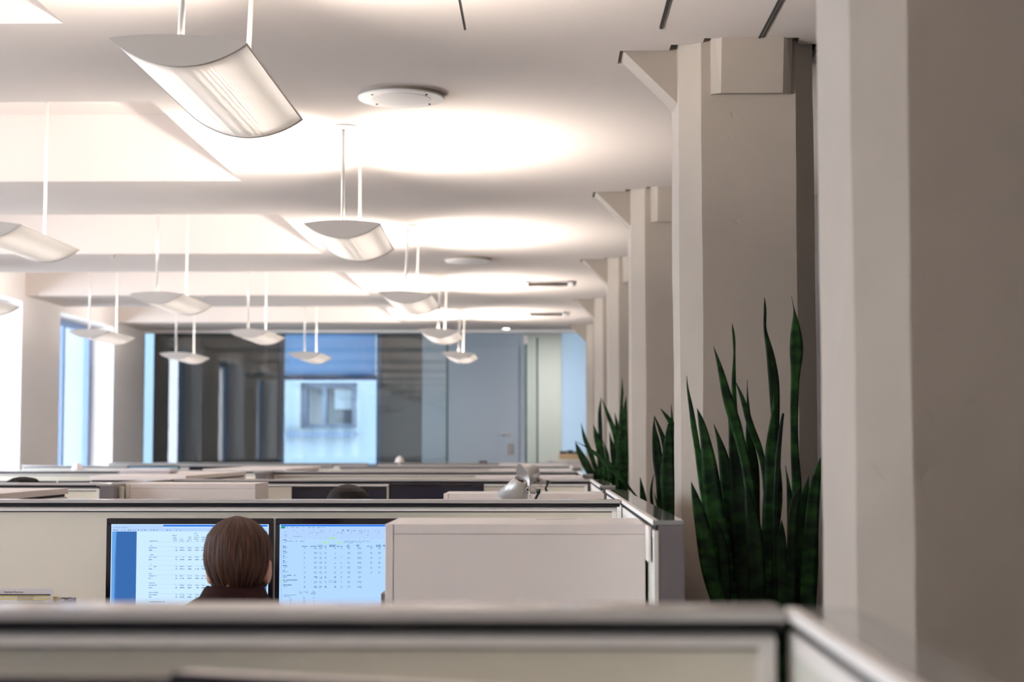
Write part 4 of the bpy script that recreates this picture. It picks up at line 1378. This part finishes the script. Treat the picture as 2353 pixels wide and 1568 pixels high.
def person(cx, cy, ztop, label, hair, seat_z=.47):
    """seated person facing +y, head centre above (cx, cy)"""
    V = Vector
    r = empty('person', (cx, cy, 0), label, 'person')
    hz = ztop - .125                     # head centre (hair adds about 15 mm on top)
    sh = ztop - .245                     # shoulder line
    hip = seat_z + .09
    by = cy - .05
    b = mb()
    b.ball((cx, cy, hz + .02), (.071, .088, .088), 24, 16)
    b.ball((cx, cy + .035, hz - .035), (.058, .058, .075), 20, 12)
    b.ball((cx, cy + .062, hz - .085), (.030, .026, .022), 14, 8)
    b.tube((cx, cy + .088, hz + .012), (cx, cy + .108, hz - .022), .009, .015, 10); b.ball((cx, cy + .104, hz - .024), .014, 10, 8)
    b.ball((cx, cy + .086, hz - .055), (.024, .012, .008), 12, 8)
    for s in (-1, 1):
        b.ball((cx + s * .030, cy + .078, hz + .010), (.014, .010, .009), 10, 8)
        ex = .075 if s > 0 else .066
        b.ball((cx + s * ex, cy + .0, hz - .012), (.011, .020, .033), 12, 10)
        b.ball((cx + s * (ex + .005), cy - .01, hz + .004), (.008, .014, .018), 10, 8)
    limb(b, [(V((cx, cy + .004, hz - .05)), .046), (V((cx, by + .020, sh + .045)), .048), (V((cx, by, sh)), .07)])
    limb(b, [(V((cx, by, sh - .06)), .11), (V((cx, by - .0, (sh + hip) / 2)), .115), (V((cx, by, hip)), .12)])
    for s in (-1, 1):
        wr = V((cx + s * .15, cy + .42, .765))
        limb(b, [(V((cx + s * .16, by, sh - .05)), .055), (V((cx + s * .22, by + .06, sh - .30)), .042), (wr, .027)])
        palm = wr + V((-s * .008, .05, 0))
        b.ball(palm, (.038, .052, .016), 14, 8)
        for k, (dx, ln) in enumerate(((-.028, .066), (-.010, .076), (.009, .072), (.027, .056))):
            p0 = palm + V((dx, .045, .002)); p1 = p0 + V((dx * .12, ln * .5, .006)); p2 = p0 + V((dx * .18, ln * .95, -.008))
            limb(b, [(p0, .0088), (p1, .008), (p2, .0068)])
        p0 = palm + V((-s * .034, -.008, 0))
        limb(b, [(p0, .011), (p0 + V((-s * .022, .028, .002)), .009), (p0 + V((-s * .028, .055, -.004)), .0075)])
        kn = V((cx + s * .12, by + .44, seat_z + .06)); an = V((cx + s * .12, by + .46, .09))
        limb(b, [(V((cx + s * .09, by, hip - .01)), .085), (kn, .062), (an, .042)])
        b.ball(an + V((0, .06, -.04)), (.042, .12, .042), 14, 8)
    voxel(b.build('body', M['skin'], r), .0065)
    # jacket
    jm = M['jacket'] if hair == 'bob' else M['shirt']
    b = mb()
    for s in (-1, 1):
        limb(b, [(V((cx, by - .005, sh + .005)), .062), (V((cx + s * .085, by - .005, sh - .020)), .062), (V((cx + s * .165, by - .002, sh - .052)), .066), (V((cx + s * .228, by + .06, sh - .30)), .056), (V((cx + s * .158, cy + .37, .775)), .040)])
    for t, (rx, ry) in ((0, (.175, .105)), (.25, (.18, .125)), (.5, (.165, .125)), (.75, (.16, .125)), (1, (.175, .135))):
        z = sh - .07 + (hip + .0 - sh + .07) * t
        b.ball((cx, by, z), (rx, ry, .14), 20, 12)
    voxel(b.build('jacket' if hair == 'bob' else 'shirt', jm, r), .009)
    # standing, folded collar
    b = mb(); bm = b.bm
    rings = []
    for (dz, rx, ry, oy) in ((-.030, .098, .090, 0), (.004, .080, .078, .0), (.032, .068, .070, .003), (.042, .066, .069, .004), (.038, .071, .074, .004), (.010, .086, .085, .0), (-.022, .106, .098, 0)):
        ring = []
        for k in range(40):
            a = 2 * math.pi * k / 40
            front = max(0, math.sin(a))
            ring.append(bm.verts.new((cx + rx * math.cos(a), by + .008 + oy + ry * math.sin(a), sh + .038 + dz - .05 * front ** 2 + .003 * math.sin(3 * a + 1))))
        rings.append(ring)
    for a, c in zip(rings, rings[1:]):
        for k in range(40):
            fc = bm.faces.new([a[k], a[(k + 1) % 40], c[(k + 1) % 40], c[k]]); fc.smooth = True
    b.build('collar', jm, r)
    b = mb()
    for s in (-1, 1):
        kn = V((cx + s * .12, by + .44, seat_z + .065)); an = V((cx + s * .12, by + .46, .12))
        limb(b, [(V((cx + s * .09, by, hip)), .098), (kn, .074), (an, .055)])
    b.ball((cx, by, hip), (.17, .13, .11), 18, 10)
    voxel(b.build('trousers', M['trousers'], r), .010)
    # hair: shell from the crown to a hem that is high at the face and low at the nape
    if hair == 'bob':
        prof = [(0, .004), (.006, .030), (.016, .047), (.026, .059), (.046, .0735), (.070, .080), (.095, .0825), (.118, .080), (.140, .073), (.158, .063), (.172, .055), (.184, .050), (.183, .040)]
    elif hair == 'short':
        prof = [(0, .004), (.005, .030), (.014, .050), (.026, .066), (.046, .079), (.07, .084), (.10, .084), (.125, .080), (.15, .070), (.16, .06)]
    else:
        prof = [(0, .010), (.006, .045), (.016, .068), (.030, .084), (.05, .094), (.08, .098), (.11, .096), (.14, .085), (.16, .07)]
    b = mb(); bm = b.bm
    NS = 96
    T = []
    for (z0, r0), (z1, r1) in zip(prof, prof[1:]):
        for i in range(4): T.append((z0 + (z1 - z0) * i / 4, r0 + (r1 - r0) * i / 4))
    T.append(prof[-1])
    rings = []
    tot = T[-1][0]
    for j, (dz, rad) in enumerate(T):
        ring = []
        for k in range(NS):
            a = 2 * math.pi * k / NS
            sn = math.sin(a)                       # +1 faces the desk (face side)
            hem = 1.0
            if sn > .15: hem = 1 - .60 * min(1, (sn - .15) / .35)
            d = dz * hem
            # radius follows the depth actually reached
            kk = next((i for i in range(len(T) - 1) if T[i][0] <= d <= T[i + 1][0]), len(T) - 2)
            f0 = (d - T[kk][0]) / max(1e-6, T[kk + 1][0] - T[kk][0])
            rr = T[kk][1] + (T[kk + 1][1] - T[kk][1]) * f0 if hem < 1 else rad
            if hem < 1 and dz > .12: rr = max(rr, .07)
            amp = .0012 + .004 * min(1, d / .12)
            if hair == 'bob':
                g = noise.noise(V((a * 7.5, d * 7, 2.))) * amp * 1.1 + noise.noise(V((a * 21, d * 9, 5.))) * amp * .5
            elif hair == 'short':
                g = noise.noise(V((a * 14, d * 120, 3.))) * .0016
            else:
                g = noise.noise(V((a * 5, d * 60, 3.))) * .012 + noise.noise(V((a * 14, d * 150, 7.))) * .006
            rr += g
            zj = 0 if hair == 'short' else noise.noise(V((a * 9, 3., 9.))) * .006 * min(1, d / tot)
            lean = .004 * (d / tot)
            ring.append(bm.verts.new((cx + rr * math.cos(a) + lean, cy - .004 + rr * 1.12 * sn, ztop - d + zj)))
        rings.append(ring)
    for a, c in zip(rings, rings[1:]):
        for k in range(NS):
            fc = bm.faces.new([a[k], a[(k + 1) % NS], c[(k + 1) % NS], c[k]]); fc.smooth = True
    bm.faces.new(rings[0][::-1])
    bmesh.ops.recalc_face_normals(bm, faces=bm.faces[:])
    ho = b.build('hair', {'bob': M['hair_w'], 'short': M['hair_m'], 'curly': M['hair_c']}[hair], r)
    # keep the strand texture centred on the crown
    return r


def chair(cx, cy, seat_z, label):
    r = empty('office_chair', (cx, cy, 0), label, 'chair', 'office chairs')
    b = mb(); b.box(cx - .24, cx + .24, cy - .24, cy + .24, seat_z - .07, seat_z, .03); b.build('seat', M['chair'], r)
    b = mb(); b.box(cx - .22, cx + .22, cy - .31, cy - .26, seat_z + .12, seat_z + .40, .022); b.build('backrest', M['chair'], r)
    b = mb(); b.box(cx - .03, cx + .03, cy - .30, cy - .24, seat_z - .06, seat_z + .14, .008); b.build('back_support', M['black'], r)
    b = mb(); b.tube((cx, cy, .08), (cx, cy, seat_z - .07), .028); b.build('column', M['chrome'], r)
    for k in range(5):
        a = R(72 * k + 18)
        e = (cx + .28 * math.cos(a), cy + .28 * math.sin(a), .075)
        b = mb(); b.tube((cx, cy, .10), e, .022, .014); lg = b.build('leg', M['black'], r)
        b = mb(); b.lathe([(-.012, .03), (.012, .03)], (e[0], e[1], .032), (math.sin(a), -math.cos(a), 0), 14); b.build('caster', M['black'], lg)


wx = at(545, 1275, 4.05).x
person(wx, 4.05, at(545, 1186, 4.05).z, 'seated woman from behind with a brown bob and dark jacket, facing lit monitors', 'bob', .46)
chair(wx, 3.98, .46, 'office chair of the brown-haired woman')
mx2 = at(800, 1114, 6.2).x
person(mx2, 6.2, at(800, 1113, 6.2).z, 'person with short dark hair, only head top showing before dark monitors', 'short', .48)
chair(mx2, 6.13, .48, 'office chair of the short-haired person')
q = at(54, 1096, 8.3)
person(q.x, 8.3, q.z, 'person with curly dark hair, only head top showing at left', 'curly', .48)
chair(q.x, 8.23, .48, 'office chair of the curly-haired person')
